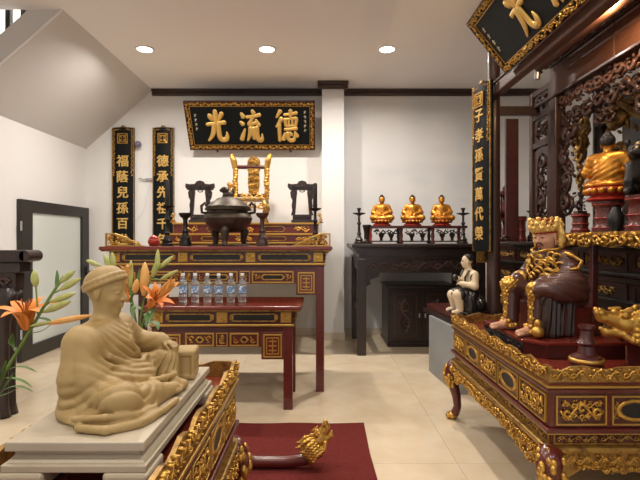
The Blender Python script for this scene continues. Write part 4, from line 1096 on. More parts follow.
# carved folds: ridges that follow sweeping curves
def W(x): return 1.5 * np.abs(np.sin(x * 0.5)) - 0.9          # rounded ridges, crisp valleys
def folds(X, Y, Z):
    a = np.sqrt((X - 0.02) ** 2 * 1.3 + (Y - 0.08) ** 2 + (Z - 0.30) ** 2)          # U-shaped drapes across the chest
    f = 0.0088 * W(a * 270) * gauss(X, Y, Z, (0.07, -0.02, 0.13), (0.09, 0.12, 0.07))
    b = np.arctan2(X + 0.015 + 0.25 * (0.2 - Z), -(Y + 0.06))                       # near sleeve, falling folds
    f = f + 0.0085 * W(b * 12 + Z * 25) * gauss(X, Y, Z, (0.0, -0.20, 0.085), (0.10, 0.08, 0.075))
    c = np.sqrt((X - 0.115) ** 2 + (Y + 0.14) ** 2 + (Z - 0.10) ** 2)               # over the folded knee
    f = f + 0.0078 * W(c * 215 + 40 * X) * gauss(X, Y, Z, (0.14, -0.21, 0.04), (0.10, 0.10, 0.05))
    d = X * 0.9 + Y * 1.6 - Z * 1.1                                                 # down the raised shin
    f = f + 0.0088 * W(d * 180) * gauss(X, Y, Z, (0.13, 0.09, 0.06), (0.07, 0.07, 0.05))
    u = Z - 7.0 * (X + 0.02) ** 2 + 0.25 * (Y + 0.2)                                # hanging U folds at the foot of the sleeve
    f = f + 0.0056 * W(u * 210) * gauss(X, Y, Z, (-0.005, -0.19, 0.050), (0.07, 0.07, 0.045))
    g = Y * 1.0 - 0.6 * Z
    f = f + 0.0016 * np.sin(g * 110) * gauss(X, Y, Z, (-0.09, -0.02, 0.10), (0.05, 0.14, 0.09))
    return f
s.disp(folds)
# robe edges in relief: neckline, lapel, sleeve hem
s.chain([(0.020, -0.062, 0.222), (0.052, -0.040, 0.205), (0.074, 0.0, 0.172), (0.084, 0.035, 0.135), (0.085, 0.07, 0.10)], [0.010, 0.009, 0.009, 0.009, 0.008], 0.006)
s.chain([(0.020, 0.062, 0.222), (0.050, 0.045, 0.205), (0.072, 0.015, 0.172)], [0.010, 0.009, 0.008], 0.006)
s.chain([(0.015, -0.135, 0.20), (0.062, -0.110, 0.150), (0.085, -0.05, 0.115), (0.098, 0.02, 0.098), (0.10, 0.08, 0.11)], 0.008, 0.006)
s.chain([(0.03, -0.150, 0.165), (0.07, -0.120, 0.125), (0.095, -0.05, 0.098), (0.105, 0.02, 0.085)], 0.007, 0.006)
s.chain([(0.025, -0.190, 0.10), (0.085, -0.130, 0.055), (0.115, -0.075, 0.06), (0.11, -0.05, 0.085)], 0.010, 0.008)
s.chain([(0.055, -0.27, 0.012), (0.13, -0.285, 0.012), (0.195, -0.235, 0.011), (0.225, -0.14, 0.011), (0.235, -0.06, 0.011)], 0.010, 0.008)
s.chain([(0.04, -0.26, 0.03), (0.12, -0.262, 0.035), (0.18, -0.215, 0.025), (0.20, -0.14, 0.02)], 0.008, 0.008)
s.chain([(0.185, 0.085, 0.045), (0.170, 0.03, 0.05), (0.15, -0.02, 0.055)], 0.010, 0.008)
s.floor(0.0)
hand_sdf(s, (0.132, 0.145, 0.141), Rz(-0.35) @ Ry(0.22), 0.085, 0.75, -1, 0.002)
hand_sdf(s, (0.088, -0.078, 0.085), Rz(0.75) @ Ry(0.05), 0.070, 0.75, 1)
s.floor(0.0)
HR = Rz(-0.08) @ Ry(0.10)
HP = head_sdf(s, (0.008, 0.0, 0.325), 0.150, HR)
s.mesh('body', 'stone_statue', ms)
# round cap with a rolled brim
s = SDF((-0.09, -0.08, 0.32), (0.11, 0.08, 0.425), 0.003)
CR = HR @ Ry(-0.50)
cc = Vector((-0.001, 0, 0.352))
s.ell(tuple(cc + CR @ Vector((0.0, 0, 0.006))), (0.060, 0.053, 0.040), 0.006, CR)
for rr_, zz_, th_ in ((0.058, 0.004, 0.0075), (0.059, -0.009, 0.0075)):
    ring = [tuple(cc + CR @ Vector((rr_ * 1.04 * math.cos(a), rr_ * 0.92 * math.sin(a), zz_))) for a in [2 * PI * q / 24 for q in range(25)]]
    s.chain(ring, th_, 0.003)
s.mesh('cap', 'stone_statue', ms)

ar = thing('arm_rest', 'carved beige stone box beside the raised knee of the stone statue', 'box', (-0.468, 1.685, SLAB_Z), 0.12)
s = SDF((-0.05, -0.07, -0.004), (0.05, 0.07, 0.115), 0.003)
s.box((0, 0, 0.05), (0.036, 0.055, 0.05), 0.010); s.box((0.036, 0, 0.05), (0.006, 0.038, 0.033), 0.003, 0, sub=True)
s.chain([(0.031, 0.02 * math.cos(a) - 0.0, 0.05 + 0.02 * math.sin(a)) for a in [2 * PI * q / 12 for q in range(13)]], 0.004, 0.002)
s.box((0, -0.055, 0.05), (0.022, 0.005, 0.032), 0.003, 0, sub=True); s.floor(0); s.mesh('body', 'stone_statue', ar)

# ================================================================== crowned figure in a brown robe
PZ = 0.785
pd = thing('statue_pedestal', 'red lacquer pedestal with black fretwork sides under the crowned figure', 'pedestal', (1.05, 2.41, 0.7015))
m = MB(); m.prism([(0, 0.09), (0.09, 0), (0.50, 0), (0.50, 0.68), (0, 0.68)], 0.066, 0.083); m.build('top', 'lacquer_bright', pd, 0.003)
m = MB(); m.prism([(0.008, 0.095), (0.095, 0.008), (0.49, 0.008), (0.49, 0.672), (0.008, 0.672)], 0.0, 0.066); m.build('body', 'dark_red', pd, 0.002)
m = MB(); m.M = face_M('-x', (0.008, 0.38, 0.033)); m.frame(0.57, 0.058, 0.006, 0, 0.006); m.carve(0.54, 0.042, 0.012, 4, 0, 0, 0, 1.2, 1.3); m.build('fretwork', 'black_lacquer', pd, smooth=True)
PT = 0.7015 + 0.0835
cf = thing('crowned_statue', 'seated painted statue in brown robe with gold crown on the red pedestal', 'statue', (1.312, 2.74, PT + 0.0015), PI + 0.28)
cf.scale = (1.04, 1.04, 1.04)
MB().box(-0.14, 0.06, -0.17, 0.17, 0.001, 0.145).build('seat', 'lacquer_red', cf, 0.006)
MB().box(-0.17, -0.10, -0.19, 0.19, 0.001, 0.12).build('seat_back_block', 'dark_red', cf, 0.006)
LO, HI = (-0.22, -0.24, -0.006), (0.36, 0.24, 0.52)
VX = 0.0042
rb_ = SDF(LO, HI, VX); k = 0.02
rb_.ell((-0.02, 0, 0.245), (0.090, 0.120, 0.115), k)                    # torso
rb_.ell((-0.01, 0, 0.345), (0.078, 0.115, 0.085), k)
rb_.cap((-0.01, -0.092, 0.392), (-0.01, 0.092, 0.392), 0.048, 0.048, 0.03)
rb_.cap((0, 0, 0.40), (0.01, 0, 0.455), 0.040, 0.034, 0.02)
rb_.ell((0.02, 0, 0.18), (0.11, 0.125, 0.07), k)
for y in (-1, 1):
    kn = (0.165, 0.105 * y, 0.235)
    rb_.chain([(0.0, 0.07 * y, 0.19), kn], [0.068, 0.048], 0.02)        # thighs
    rb_.chain([kn, (0.175, 0.095 * y, 0.06)], [0.046, 0.040], 0.015)    # shins under cloth
    rb_.chain([(-0.01, 0.105 * y, 0.388), (0.005, 0.165 * y, 0.285), (0.125, 0.110 * y, 0.265)], [0.050, 0.054, 0.046], 0.02)  # arms in wide sleeves
# the big hanging sleeve and robe panel on the near side
rb_.ell((0.050, 0.178, 0.240), (0.135, 0.055, 0.070), 0.03)
rb_.ell((0.140, 0.135, 0.240), (0.080, 0.060, 0.045), 0.02)
rb_.ell((-0.06, 0.03, 0.20), (0.085, 0.15, 0.10), 0.02)
rb_.ell((0.045, -0.14, 0.225), (0.10, 0.05, 0.07), 0.03)
def rf(X, Y, Z):
    a = np.sqrt((X + 0.02) ** 2 + (Y - 0.10) ** 2 + (Z - 0.42) ** 2)
    f = 0.0085 * W(a * 190) * gauss(X, Y, Z, (0.05, 0.19, 0.26), (0.12, 0.07, 0.09))
    b = X + 0.15 * Z
    f = f + 0.0055 * np.sin(b * 165) * gauss(X, Y, Z, (0.07, 0.17, 0.08), (0.10, 0.08, 0.09))
    c = np.sqrt((X - 0.05) ** 2 + (Y + 0.1) ** 2 + (Z - 0.42) ** 2)
    f = f + 0.005 * W(c * 190) * gauss(X, Y, Z, (0.05, -0.15, 0.25), (0.12, 0.07, 0.09))
    return f
rb_.disp(rf); rb_.floor(0.0)
rb_.mesh('robe', 'robe_brown', cf)
q = SDF((-0.10, -0.02, -0.006), (0.26, 0.24, 0.27), 0.004)
for a_, b_, r1, r2 in (((0.11, 0.135, 0.22), (0.105, 0.135, 0.02), 0.040, 0.048), ((0.02, 0.135, 0.20), (0.03, 0.135, 0.02), 0.040, 0.048), ((0.155, 0.15, 0.21), (0.14, 0.15, 0.02), 0.030, 0.042), ((-0.03, 0.11, 0.18), (-0.02, 0.11, 0.02), 0.04, 0.05)): q.cap(a_, b_, r1, r2, 0.02)
q.disp(lambda X, Y, Z: 0.006 * np.sin((X + 0.12 * Z) * 185) * (Z < 0.2)); q.floor(0); q.mesh('lower_robe', 'robe_dark', cf)
# trousers, boots and gilt hems
for y, bt in ((-1, 1), (1, 0)):
    kn = Vector((0.178, 0.105 * y, 0.245))
    q = SDF((0.08, 0.105 * y - 0.09, -0.004), (0.34, 0.105 * y + 0.09, 0.31), 0.004)
    if bt: q.ell(tuple(kn), (0.050, 0.050, 0.048), 0.01)
    q.chain([tuple(kn + Vector((0.02, 0, 0))), (0.200, 0.100 * y, 0.15), (0.200, 0.100 * y, 0.075)], [0.034, 0.018, 0.020], 0.01)
    q.disp(lambda X, Y, Z: 0.006 * np.sin(X * 210 + Z * 60) * np.sin(Y * 220) * np.sin(Z * 190)); q.floor(0)
    q.mesh('gilt_knee', 'gold', cf)
    q = SDF((0.10, 0.095 * y - 0.08, -0.004), (0.36, 0.095 * y + 0.08, 0.13), 0.0035)
    q.cap((0.185, 0.095 * y, 0.07), (0.19, 0.095 * y, 0.035), 0.028, 0.028, 0.01)
    q.cap((0.195, 0.095 * y, 0.026), (0.285, 0.105 * y, 0.018), 0.025, 0.018, 0.01)
    for t in range(5): q.cap((0.275, 0.105 * y - (t - 2) * 0.009, 0.014), (0.302 - 0.004 * t, 0.108 * y - (t - 2) * 0.010, 0.011), 0.0075, 0.006, 0.002)
    q.floor(0); q.mesh('foot', 'skin_paint', cf)
rnd = random.Random(9)                      # gilt hem tufts around the feet
for y in (-1, 1):
    m = MB(); m.tube([(0.185 + 0.042 * math.cos(t), 0.095 * y + 0.042 * math.sin(t), 0.03) for t in [2 * PI * q / 16 for q in range(17)]], 0.010, 6)
    for kq in range(18):
        a = rnd.uniform(0, 2 * PI); rr = rnd.uniform(0.036, 0.05)
        m.blob((0.185 + rr * math.cos(a) * 0.95, 0.095 * y + rr * math.sin(a), rnd.uniform(0.016, 0.055)), (0.020, 0.015, 0.013), 7, 5, Rz(a))
    m.build('gilt_hem', 'gold', cf, smooth=True)
m = MB(); m.blob((0.225, 0.17, 0.032), (0.032, 0.032, 0.030), 12, 8); m.blob((0.218, 0.165, 0.07), (0.020, 0.020, 0.026), 10, 6); m.build('gilt_tassel', 'gold', cf, smooth=True)
# hands
for y in (-1, 1):
    q = SDF((0.08, 0.10 * y - 0.08, 0.20), (0.26, 0.10 * y + 0.08, 0.34), 0.0028)
    hand_sdf(q, (0.135, 0.100 * y, 0.285), Rz(-0.25 * y) @ Ry(0.30), 0.085, 0.7, -y)
    q.cap((0.11, 0.105 * y, 0.282), (0.14, 0.102 * y, 0.284), 0.017, 0.015, 0.004)
    q.mesh('hand', 'skin_paint', cf)
    MB().tube([(0.100, 0.112 * y, 0.276), (0.124, 0.104 * y, 0.280)], [0.047, 0.043], 14).build('cuff', 'gold_old', cf, smooth=True)
# head
hr = Rz(0.12) @ Ry(0.12); hc = (0.024, 0.0, 0.516)
q = SDF((-0.10, -0.10, 0.41), (0.15, 0.10, 0.64), 0.003)
q.cap((0.008, 0, 0.43), (0.015, 0, 0.47), 0.033, 0.032, 0.01)
hp = head_sdf(q, hc, 0.168, hr, long_ears=True); q.mesh('head', 'skin_paint', cf)
m = MB()
for y in (-1, 1):
    m.blob(hp(0.655, 0.27 * y, -0.035), (0.006, 0.010, 0.003), 8, 5, hr); m.tube([hp(0.665, 0.12 * y, 0.17), hp(0.62, 0.30 * y, 0.23), hp(0.52, 0.46 * y, 0.17)], [0.003, 0.0035, 0.002], 6)
m.build('eyes_and_brows', 'black_paint', cf, smooth=True)
m = MB()
for y in (-1, 1): m.tube([hp(0.74, 0.03 * y, -0.40), hp(0.70, 0.20 * y, -0.43), hp(0.62, 0.30 * y, -0.60)], [0.003, 0.004, 0.0015], 6)
m.tube([hp(0.66, 0, -0.70), hp(0.64, 0, -0.85), hp(0.60, 0, -1.05)], [0.006, 0.010, 0.002], 8); m.build('beard', 'black_paint', cf, smooth=True)
m = MB(); m.blob(hp(0.705, 0, -0.55), (0.008, 0.016, 0.006), 8, 6, hr); m.build('lips', 'red_paint', cf, smooth=True)
# crown
cw = thing_c = Vector(hp(0.0, 0, 0.62))
q = SDF((-0.12, -0.12, 0.44), (0.15, 0.12, 0.69), 0.0035)
ring = [tuple(Vector(hp(0.0, 0, 0.46)) + hr @ Vector((0.074 * math.cos(a), 0.066 * math.sin(a), 0))) for a in [2 * PI * t / 20 for t in range(21)]]
q.chain(ring, 0.012, 0.004)
for t in range(14):
    a = 2 * PI * t / 14; zz = 0.030 + 0.012 * math.cos(a)
    c0 = Vector(hp(0.0, 0, 0.46))
    for u_, rr_ in ((0.010, 0.014 + 0.005 * (t % 2)), (0.026, 0.017 - 0.006 * (t % 3) / 2), (0.040, 0.013 - 0.005 * ((t * 5) % 3) / 2)):
        q.ell(tuple(c0 + hr @ Vector((0.079 * math.cos(a + u_ * 9), 0.071 * math.sin(a + u_ * 9), u_ * (1.25 + 0.25 * math.cos(a))))), (rr_, rr_, rr_), 0.004)
for y in (-1, 1):
    q.chain([hp(-0.15, 0.95 * y, 0.55), hp(-0.22, 1.02 * y, 0.1), hp(-0.18, 0.98 * y, -0.35), hp(-0.10, 0.98 * y, -0.65)], [0.014, 0.018, 0.017, 0.010], 0.006)
q.disp(lambda X, Y, Z: 0.0045 * np.sin(X * 330 + Z * 90) * np.sin(Y * 310) * np.sin(Z * 290 + Y * 70))
q.mesh('crown', 'gold_bright', cf)
m = MB(); m.tube([tuple(cw + hr @ Vector((-0.01, 0, -0.02))), tuple(cw + hr @ Vector((-0.015, 0, 0.045)))], [0.066, 0.070], 20); m.build('crown_cap', 'red_paint', cf)
m = MB(); m.tube([tuple(cw + hr @ Vector((0.062 * math.cos(a), 0.058 * math.sin(a), -0.028))) for a in [2 * PI * t / 20 for t in range(21)]], 0.008, 6); m.build('headband', 'red_paint', cf)
# gilt dragon embroidery in relief on chest and shoulders
m = MB(); rnd = random.Random(3)
def onchest(u, v):       # wraps a flat motif around the upper body
    a = u
    rx, ry = 0.092, 0.150
    return (-0.012 + rx * math.cos(a), ry * math.sin(a), v)
for kq in range(44):
    u0 = rnd.uniform(-1.3, 1.5); v0 = rnd.uniform(0.275, 0.42)
    sh = 1.0 if v0 < 0.38 else 0.92
    pts = []
    for t in range(9):
        aa = t * 0.62 * rnd.choice((1, 1)); rad = 0.026 * (1 - t / 11)
        p = onchest(u0 + rad * math.cos(aa) / 0.11, v0 + rad * math.sin(aa)); pts.append((p[0] * sh + 0.008, p[1] * sh, p[2]))
    m.tube(pts, [0.0072 - 0.0004 * t for t in range(9)], 6)
m.tube([(0.085, -0.02, 0.42), (0.075, 0.05, 0.44), (0.035, 0.09, 0.445), (-0.02, 0.075, 0.455)], 0.008, 6); m.tube([(0.085, -0.02, 0.42), (0.07, -0.06, 0.44), (0.03, -0.09, 0.445), (-0.02, -0.075, 0.455)], 0.008, 6)
m.tube([(0.03, 0.135, 0.43), (0.0, 0.165, 0.41), (-0.03, 0.19, 0.385), (0.01, 0.205, 0.35), (0.05, 0.19, 0.345)], [0.010, 0.010, 0.009, 0.008, 0.004], 6)
m.build('gilt_embroidery', 'gold', cf, smooth=True)
MB().tube([(-0.01 + 0.085 * math.cos(a), 0.118 * math.sin(a), 0.265) for a in [-2.2 + 4.4 * t / 16 for t in range(17)]], 0.014, 8, 0.5).build('belt', 'gold_old', cf, smooth=True)

# turned base with a gold ring near the front of the large altar
cb_ = thing('lamp_base', 'dark turned stand with a gold ring on the near edge of the large altar', 'stand', (1.205, 2.17, 0.7015))
MB().lathe([(0.001, 0), (0.068, 0), (0.070, 0.05), (0.062, 0.075), (0.040, 0.085), (0.032, 0.12), (0.044, 0.135), (0.030, 0.15), (0.024, 0.19), (0.034, 0.20), (0.034, 0.215), (0.001, 0.215)], n=28).build('stem', 'dark_red', cb_, smooth=True, angle=40)
MB().lathe([(0.070, 0.048), (0.076, 0.056), (0.072, 0.066), (0.062, 0.068)], n=28).build('gold_ring', 'gold_plain', cb_, smooth=True)
MB().lathe([(0.066, -0.0), (0.073, 0.004), (0.066, 0.012)], n=28).build('gold_foot', 'gold_plain', cb_, smooth=True)

# ================================================================== ivory kneeling figure
fg = thing('kneeling_figure', 'ivory statuette of a bare-chested man in black shorts on the dark base board', 'statue', (1.31, 4.25, 0.6585), PI + 0.12)
q = SDF((-0.17, -0.19, 0.0), (0.22, 0.19, 0.54), 0.0045); k = 0.02
q.ell((-0.02, 0, 0.30), (0.062, 0.085, 0.085), k).ell((-0.015, 0, 0.22), (0.062, 0.075, 0.07), k)
q.cap((-0.015, -0.075, 0.345), (-0.015, 0.075, 0.345), 0.034, 0.034, 0.02)
q.cap((-0.01, 0, 0.36), (0.0, 0, 0.41), 0.030, 0.028, 0.01)
q.chain([(-0.015, 0.100, 0.34), (0.0, 0.135, 0.245), (0.085, 0.055, 0.262)], [0.036, 0.032, 0.022], 0.012)
q.chain([(-0.015, -0.100, 0.34), (0.0, -0.130, 0.255), (0.085, -0.02, 0.30)], [0.036, 0.032, 0.022], 0.012)
hand_sdf(q, (0.080, 0.055, 0.265), Rz(-0.9), 0.07, 0.8, 1); hand_sdf(q, (0.082, -0.02, 0.300), Rz(0.3) @ Ry(-0.3), 0.07, 0.9, -1)
q.chain([(0.0, 0.055, 0.17), (0.120, 0.070, 0.165), (0.105, 0.075, 0.035)], [0.058, 0.046, 0.030], 0.015)
q.cap((0.105, 0.075, 0.022), (0.165, 0.080, 0.016), 0.024, 0.018, 0.01)
q.chain([(0.0, -0.055, 0.16), (0.110, -0.075, 0.150), (0.09, -0.08, 0.035)], [0.058, 0.046, 0.030], 0.012)
q.cap((0.09, -0.08, 0.022), (0.15, -0.085, 0.016), 0.024, 0.018, 0.01)
q.floor(0.001)
fp = head_sdf(q, (0.012, 0, 0.452), 0.120, Rz(-0.2), ears=True); q.mesh('body', 'skin_ivory', fg)
q = SDF((-0.11, -0.09, 0.42), (0.10, 0.09, 0.54), 0.004)
hc_ = Vector(fp(-0.16, 0, 0.36)); q.ell(tuple(hc_), (0.050, 0.044, 0.046), 0.004); q.ell(fp(0.62, 0, -0.1), (0.056, 0.07, 0.06), 0.003, sub=True); q.box(fp(0, 0, -0.75), (0.1, 0.1, 0.05), 0.002, 0, sub=True); q.ell(fp(-0.5, 0, 0.75), (0.02, 0.02, 0.02), 0.006)
q.mesh('hair', 'hair_black', fg)
m = MB()
for y in (-1, 1): m.blob(fp(0.66, 0.27 * y, -0.03), (0.005, 0.009, 0.004), 8, 5); m.tube([fp(0.68, 0.12 * y, 0.17), fp(0.56, 0.44 * y, 0.17)], 0.0032, 5)
m.build('eyes_and_brows', 'black_paint', fg)
q = SDF((-0.16, -0.17, 0.0), (0.21, 0.17, 0.30), 0.0045)
q.ell((-0.02, 0, 0.185), (0.074, 0.092, 0.05), 0.02)
q.chain([(0.0, 0.055, 0.17), (0.095, 0.068, 0.168)], [0.065, 0.058], 0.015); q.chain([(0.0, -0.055, 0.165), (0.090, -0.075, 0.155)], [0.065, 0.058], 0.015)
q.ell((-0.06, 0, 0.07), (0.10, 0.12, 0.09), 0.02); q.chain([(0.02, 0.12, 0.15), (0.03, 0.13, 0.04)], [0.03, 0.045], 0.015)
q.disp(lambda X, Y, Z: 0.004 * np.sin((X + 0.5 * Y) * 170) * (Z < 0.2)); q.floor(0.001); q.mesh('shorts_and_cloth', 'black_paint', fg)
m = MB()
for y in (-1, 1): m.tube([(0.045, 0.05 * y, 0.25), (0.052, 0.055 * y, 0.31), (0.02, 0.06 * y, 0.375), (-0.05, 0.06 * y, 0.35), (-0.085, 0.03 * y, 0.28)], 0.014, 8, 0.5)
m.tube([(-0.012 + 0.042 * math.cos(a), 0.118 + 0.0 * a, 0.315 + 0.036 * math.sin(a)) for a in [2 * PI * t / 12 for t in range(13)]], 0.006, 5)
m.blob((0.115, -0.005, 0.31), (0.030, 0.026, 0.030), 10, 7); m.build('straps_and_bowl', 'black_paint', fg, smooth=True)
m = MB(); m.blob((0.0, 0, 0.012), (0.175, 0.16, 0.022), 20, 6); fb = m.build('rock_base', 'black_paint', fg, smooth=True)

# ================================================================== golden seated figures
def buddha(label, loc, rotz, sc, gold='gold_buddha', group=None, halo=False):
    r = thing('seated_buddha', label, 'statue', loc, rotz, group); r.scale = (sc, sc, sc)
    q = SDF((-0.13, -0.15, 0.055), (0.16, 0.15, 0.40), 0.0045); k = 0.015
    q.ell((-0.01, 0, 0.155), (0.062, 0.078, 0.09), k).ell((-0.008, 0, 0.215), (0.052, 0.078, 0.05), k)
    q.cap((-0.008, -0.06, 0.242), (-0.008, 0.06, 0.242), 0.026, 0.026, 0.02); q.cap((-0.005, 0, 0.25), (0, 0, 0.285), 0.022, 0.020, 0.01)
    for y in (-1, 1):
        q.chain([(0.0, 0.05 * y, 0.105), (0.075, 0.115 * y, 0.098), (0.085, -0.01 * y, 0.092)], [0.040, 0.033, 0.022], 0.012)
        q.chain([(-0.008, 0.080 * y, 0.235), (0.0, 0.105 * y, 0.165), (0.072, 0.02 * y, 0.135)], [0.026, 0.028, 0.018], 0.012)
    q.ell((0.02, 0, 0.09), (0.10, 0.13, 0.026), 0.015)
    def bf(X, Y, Z):
        a = np.sqrt(X ** 2 + (Y - 0.06) ** 2 + (Z - 0.27) ** 2)
        return 0.0028 * np.sin(a * 260) * gauss(X, Y, Z, (0.02, 0, 0.14), (0.12, 0.14, 0.08))
    q.disp(bf)
    hand_sdf(q, (0.06, 0.0, 0.132), Rz(0.6), 0.05, 0.3, 1)
    hp_ = head_sdf(q, (0.006, 0, 0.318), 0.098, Rz(0), long_ears=True)
    b = q.mesh('body', gold, r)
    q = SDF((-0.07, -0.06, 0.29), (0.07, 0.06, 0.41), 0.0035)
    q.ell(hp_(-0.14, 0, 0.32), (0.042, 0.038, 0.040), 0.004); q.ell(hp_(-0.15, 0, 1.05), (0.018, 0.018, 0.016), 0.01); q.ell(hp_(0.62, 0, -0.05), (0.04, 0.05, 0.042), 0.003, sub=True)
    q.mesh('hair', 'hair_black', r)
    m = MB(); m.lathe([(0.001, 0), (0.10, 0), (0.115, 0.008), (0.10, 0.022), (0.085, 0.03), (0.095, 0.045), (0.12, 0.064), (0.115, 0.072), (0.001, 0.072)], (0.012, 0, 0), 28); lt = m.build('lotus_base', 'red_paint', r, smooth=True, angle=50)
    m = MB()
    for t in range(16):
        a = 2 * PI * t / 16; m.blob((0.012 + 0.112 * math.cos(a), 0.112 * math.sin(a), 0.055), (0.018, 0.022, 0.018), 7, 5, Rz(a))
    m.build('lotus_petals', gold, lt, smooth=True)
    return r
gb = buddha('golden seated figure nearest the pillar on the display stand', (0.756, 5.87, 1.4705), -PI / 2 - 0.1, 1.0, group='three golden figures on the display stand')
for x, lb in ((1.130, 'golden seated figure in the middle of the display stand'), (1.487, 'golden seated figure nearest the shrine on the display stand')):
    c = copy_tree(gb); c.location.x = x; c['label'] = lb
# ================================================================== wooden shrine on the right
SHL = Vector((1.8, 3.2, 0.0))
sh = thing('wooden_shrine', 'tall dark carved wooden shrine frame along the right side of the room', 'shrine', SHL)
def part(mb, name, m, bevel=0.0, smooth=False, angle=None, parent=None):
    o = mb.build(name, m, parent or sh, bevel, smooth, angle)
    if parent is None: o.location = -SHL
    return o
for y, z0 in ((4.30, 0.6475), (1.45, 0.0)):
    o = part(MB().lathe([(0.075, z0), (0.075, z0 + 0.06), (0.058, z0 + 0.10), (0.056, 2.0), (0.054, 3.02), (0.001, 3.02)], (1.555, y, 0), 20), 'front_column', 'brown_wood', 0, True, 40)
part(MB().box(1.50, 1.575, 1.30, 4.42, 2.55, 2.645), 'front_beam', 'brown_wood_light', 0.012)
part(MB().box(1.49, 1.61, 1.30, 4.42, 2.645, 2.662), 'front_beam_cap', 'brown_wood', 0.004)
part(MB().box(1.96, 2.05, 1.3, 3.197, 2.52, 2.76), 'back_beam', 'brown_wood_light', 0.006)
part(MB().box(1.96, 2.05, 3.203, 4.09, 2.52, 2.76), 'back_beam', 'brown_wood_light', 0.006)
part(MB().box(1.945, 2.065, 1.3, 4.50, 2.495, 2.52), 'beam_moulding', 'brown_wood', 0.006)
part(MB().box(1.945, 2.065, 1.3, 4.10, 2.76, 2.785), 'beam_moulding', 'brown_wood', 0.006)
m = MB(); m.M = face_M('-x', (1.99, 2.9, 2.83)); m.carve(3.0, 0.085, 0.04, 3, 0, 0, 0, 1, 1.3); part(m, 'beam_cresting', 'brown_wood_light', 0, True)
# pierced end panel
for y in (4.115, 4.485): part(MB().box(1.965, 2.035, y - 0.03, y + 0.03, 1.2845, 2.66), 'stile', 'brown_wood', 0.005)
for z in (1.312, 2.42, 2.16, 2.64): part(MB().box(1.972, 2.028, 4.14, 4.46, z - 0.025, z + 0.025), 'rail', 'brown_wood', 0.004)
def pierced(y0, y1, z0, z1, seed, m='brown_wood', x=2.0, dens=1.0, th=1.35, plate=None):
    q = MB(); q.M = face_M('-x', (x, (y0 + y1) / 2, (z0 + z1) / 2)); q.carve(y1 - y0, z1 - z0, 0.03, seed, 0, 0, 0, dens, th)
    q.carve((y1 - y0) * 0.98, (z1 - z0) * 0.98, 0.03, seed + 1, 0, 0, -0.02, dens * 1.4, th)
    return part(q, 'pierced_carving', m, 0, True)
MBk = MB().box(1.985, 2.005, 4.14, 4.46, 1.32, 2.42)
def holed(y0, y1, z0, z1):           # board with an oval opening
    n = 24; cy, cz_ = (y0 + y1) / 2, (z0 + z1) / 2; q = MB(); q.M = face_M('-x', (2.0, cy, cz_))
    hw, hh = (y1 - y0) / 2, (z1 - z0) / 2
    out, inn = [], []
    for k in range(n):
        a = 2 * PI * (k + 0.5) / n; c, s_ = math.cos(a), math.sin(a)
        f = min(hw / abs(c), hh / abs(s_)); out.append((c * f, s_ * f))
        e = 0.5; inn.append((0.62 * hw * math.copysign(abs(c) ** e, c), 0.84 * hh * math.copysign(abs(s_) ** e, s_)))
    q.ring(out, inn, -0.012, 0.012); return part(q, 'pierced_board', 'brown_wood')
holed(4.145, 4.455, 1.325, 2.135); holed(4.145, 4.455, 2.185, 2.395)
pierced(4.20, 4.40, 1.40, 2.07, 3); pierced(4.19, 4.41, 2.215, 2.365, 5); holed(4.145, 4.455, 2.445, 2.615); pierced(4.19, 4.41, 2.47, 2.59, 2)
part(MB().box(1.955, 2.045, 3.99, 4.075, 1.2845, 2.50), 'inner_post', 'brown_wood', 0.008)
# carved valance under the back beam
pierced(1.4, 3.99, 2.37, 2.50, 2, 'brown_wood_light', 2.0)
pierced(1.4, 3.99, 2.22, 2.38, 7, 'brown_wood', 2.02)
for k in range(5): pierced(3.90 - k * 0.42 - 0.22, 3.90 - k * 0.42, 2.05 + 0.04 * (k % 2), 2.24, 20 + k, 'brown_wood', 2.0)
pierced(3.76, 3.98, 1.50, 2.24, 9, 'brown_wood', 2.0)
# cross rail, red plank and brackets between the column and the end panel
part(MB().box(1.60, 1.97, 4.37, 4.43, 2.44, 2.52), 'cross_rail', 'brown_wood', 0.006)
part(MB().box(1.715, 1.835, 4.43, 4.46, 1.285, 2.42), 'red_plank', 'dark_red', 0.005)
part(MB().box(1.47, 1.742, 4.33, 4.41, 1.225, 1.25), 'side_rail', 'brown_wood', 0.004)
m = MB(); m.M = face_M('-y', (1.58, 4.36, 1.30)); m.carve(0.28, 0.11, 0.05, 8, 0, 0, 0, 1.2, 1.6); part(m, 'carved_bracket', 'brown_wood', 0, True)
m = MB(); m.M = face_M('-y', (1.475, 4.36, 1.16)); m.frame(0.10, 0.13, 0.012, 0, 0.012); m.box(-0.05, 0.05, -0.065, 0.065, -0.01, 0.002); m.carve(0.075, 0.10, 0.02, 8, 0, 0, 0, 1, 1.3); part(m, 'gilt_tablet', 'gold_old', 0, True, 40)
# inner column and gilded inner curtain
part(MB().lathe([(0.065, 0), (0.065, 2.7), (0.001, 2.7)], (2.42, 4.13, 0), 20), 'inner_column', 'dark_wood', 0, True, 40)
pierced(4.22, 4.58, 1.95, 2.45, 4, 'gold_old', 2.40); pierced(4.30, 4.50, 1.72, 1.98, 6, 'gold_old', 2.40)
pierced(2.2, 4.05, 2.12, 2.48, 4, 'gold_old', 2.40); pierced(3.45, 4.0, 1.75, 2.15, 8, 'gold_old', 2.42, 1.2); pierced(3.0, 3.4, 1.35, 2.15, 8, 'brown_wood', 2.42, 1.2)
pierced(3.45, 3.85, 1.35, 1.75, 2, 'brown_wood', 2.43, 1.2)
part(MB().box(2.42, 2.46, 2.2, 4.58, 2.46, 2.52), 'inner_rail', 'brown_wood', 0.005)
part(MB().box(2.78, 2.82, 1.5, 4.42, 0.0, 2.75), 'back_panel', 'dark_wood', 0.004)
pierced(1.8, 4.3, 1.5, 1.9, 5, 'gold_old', 2.76)
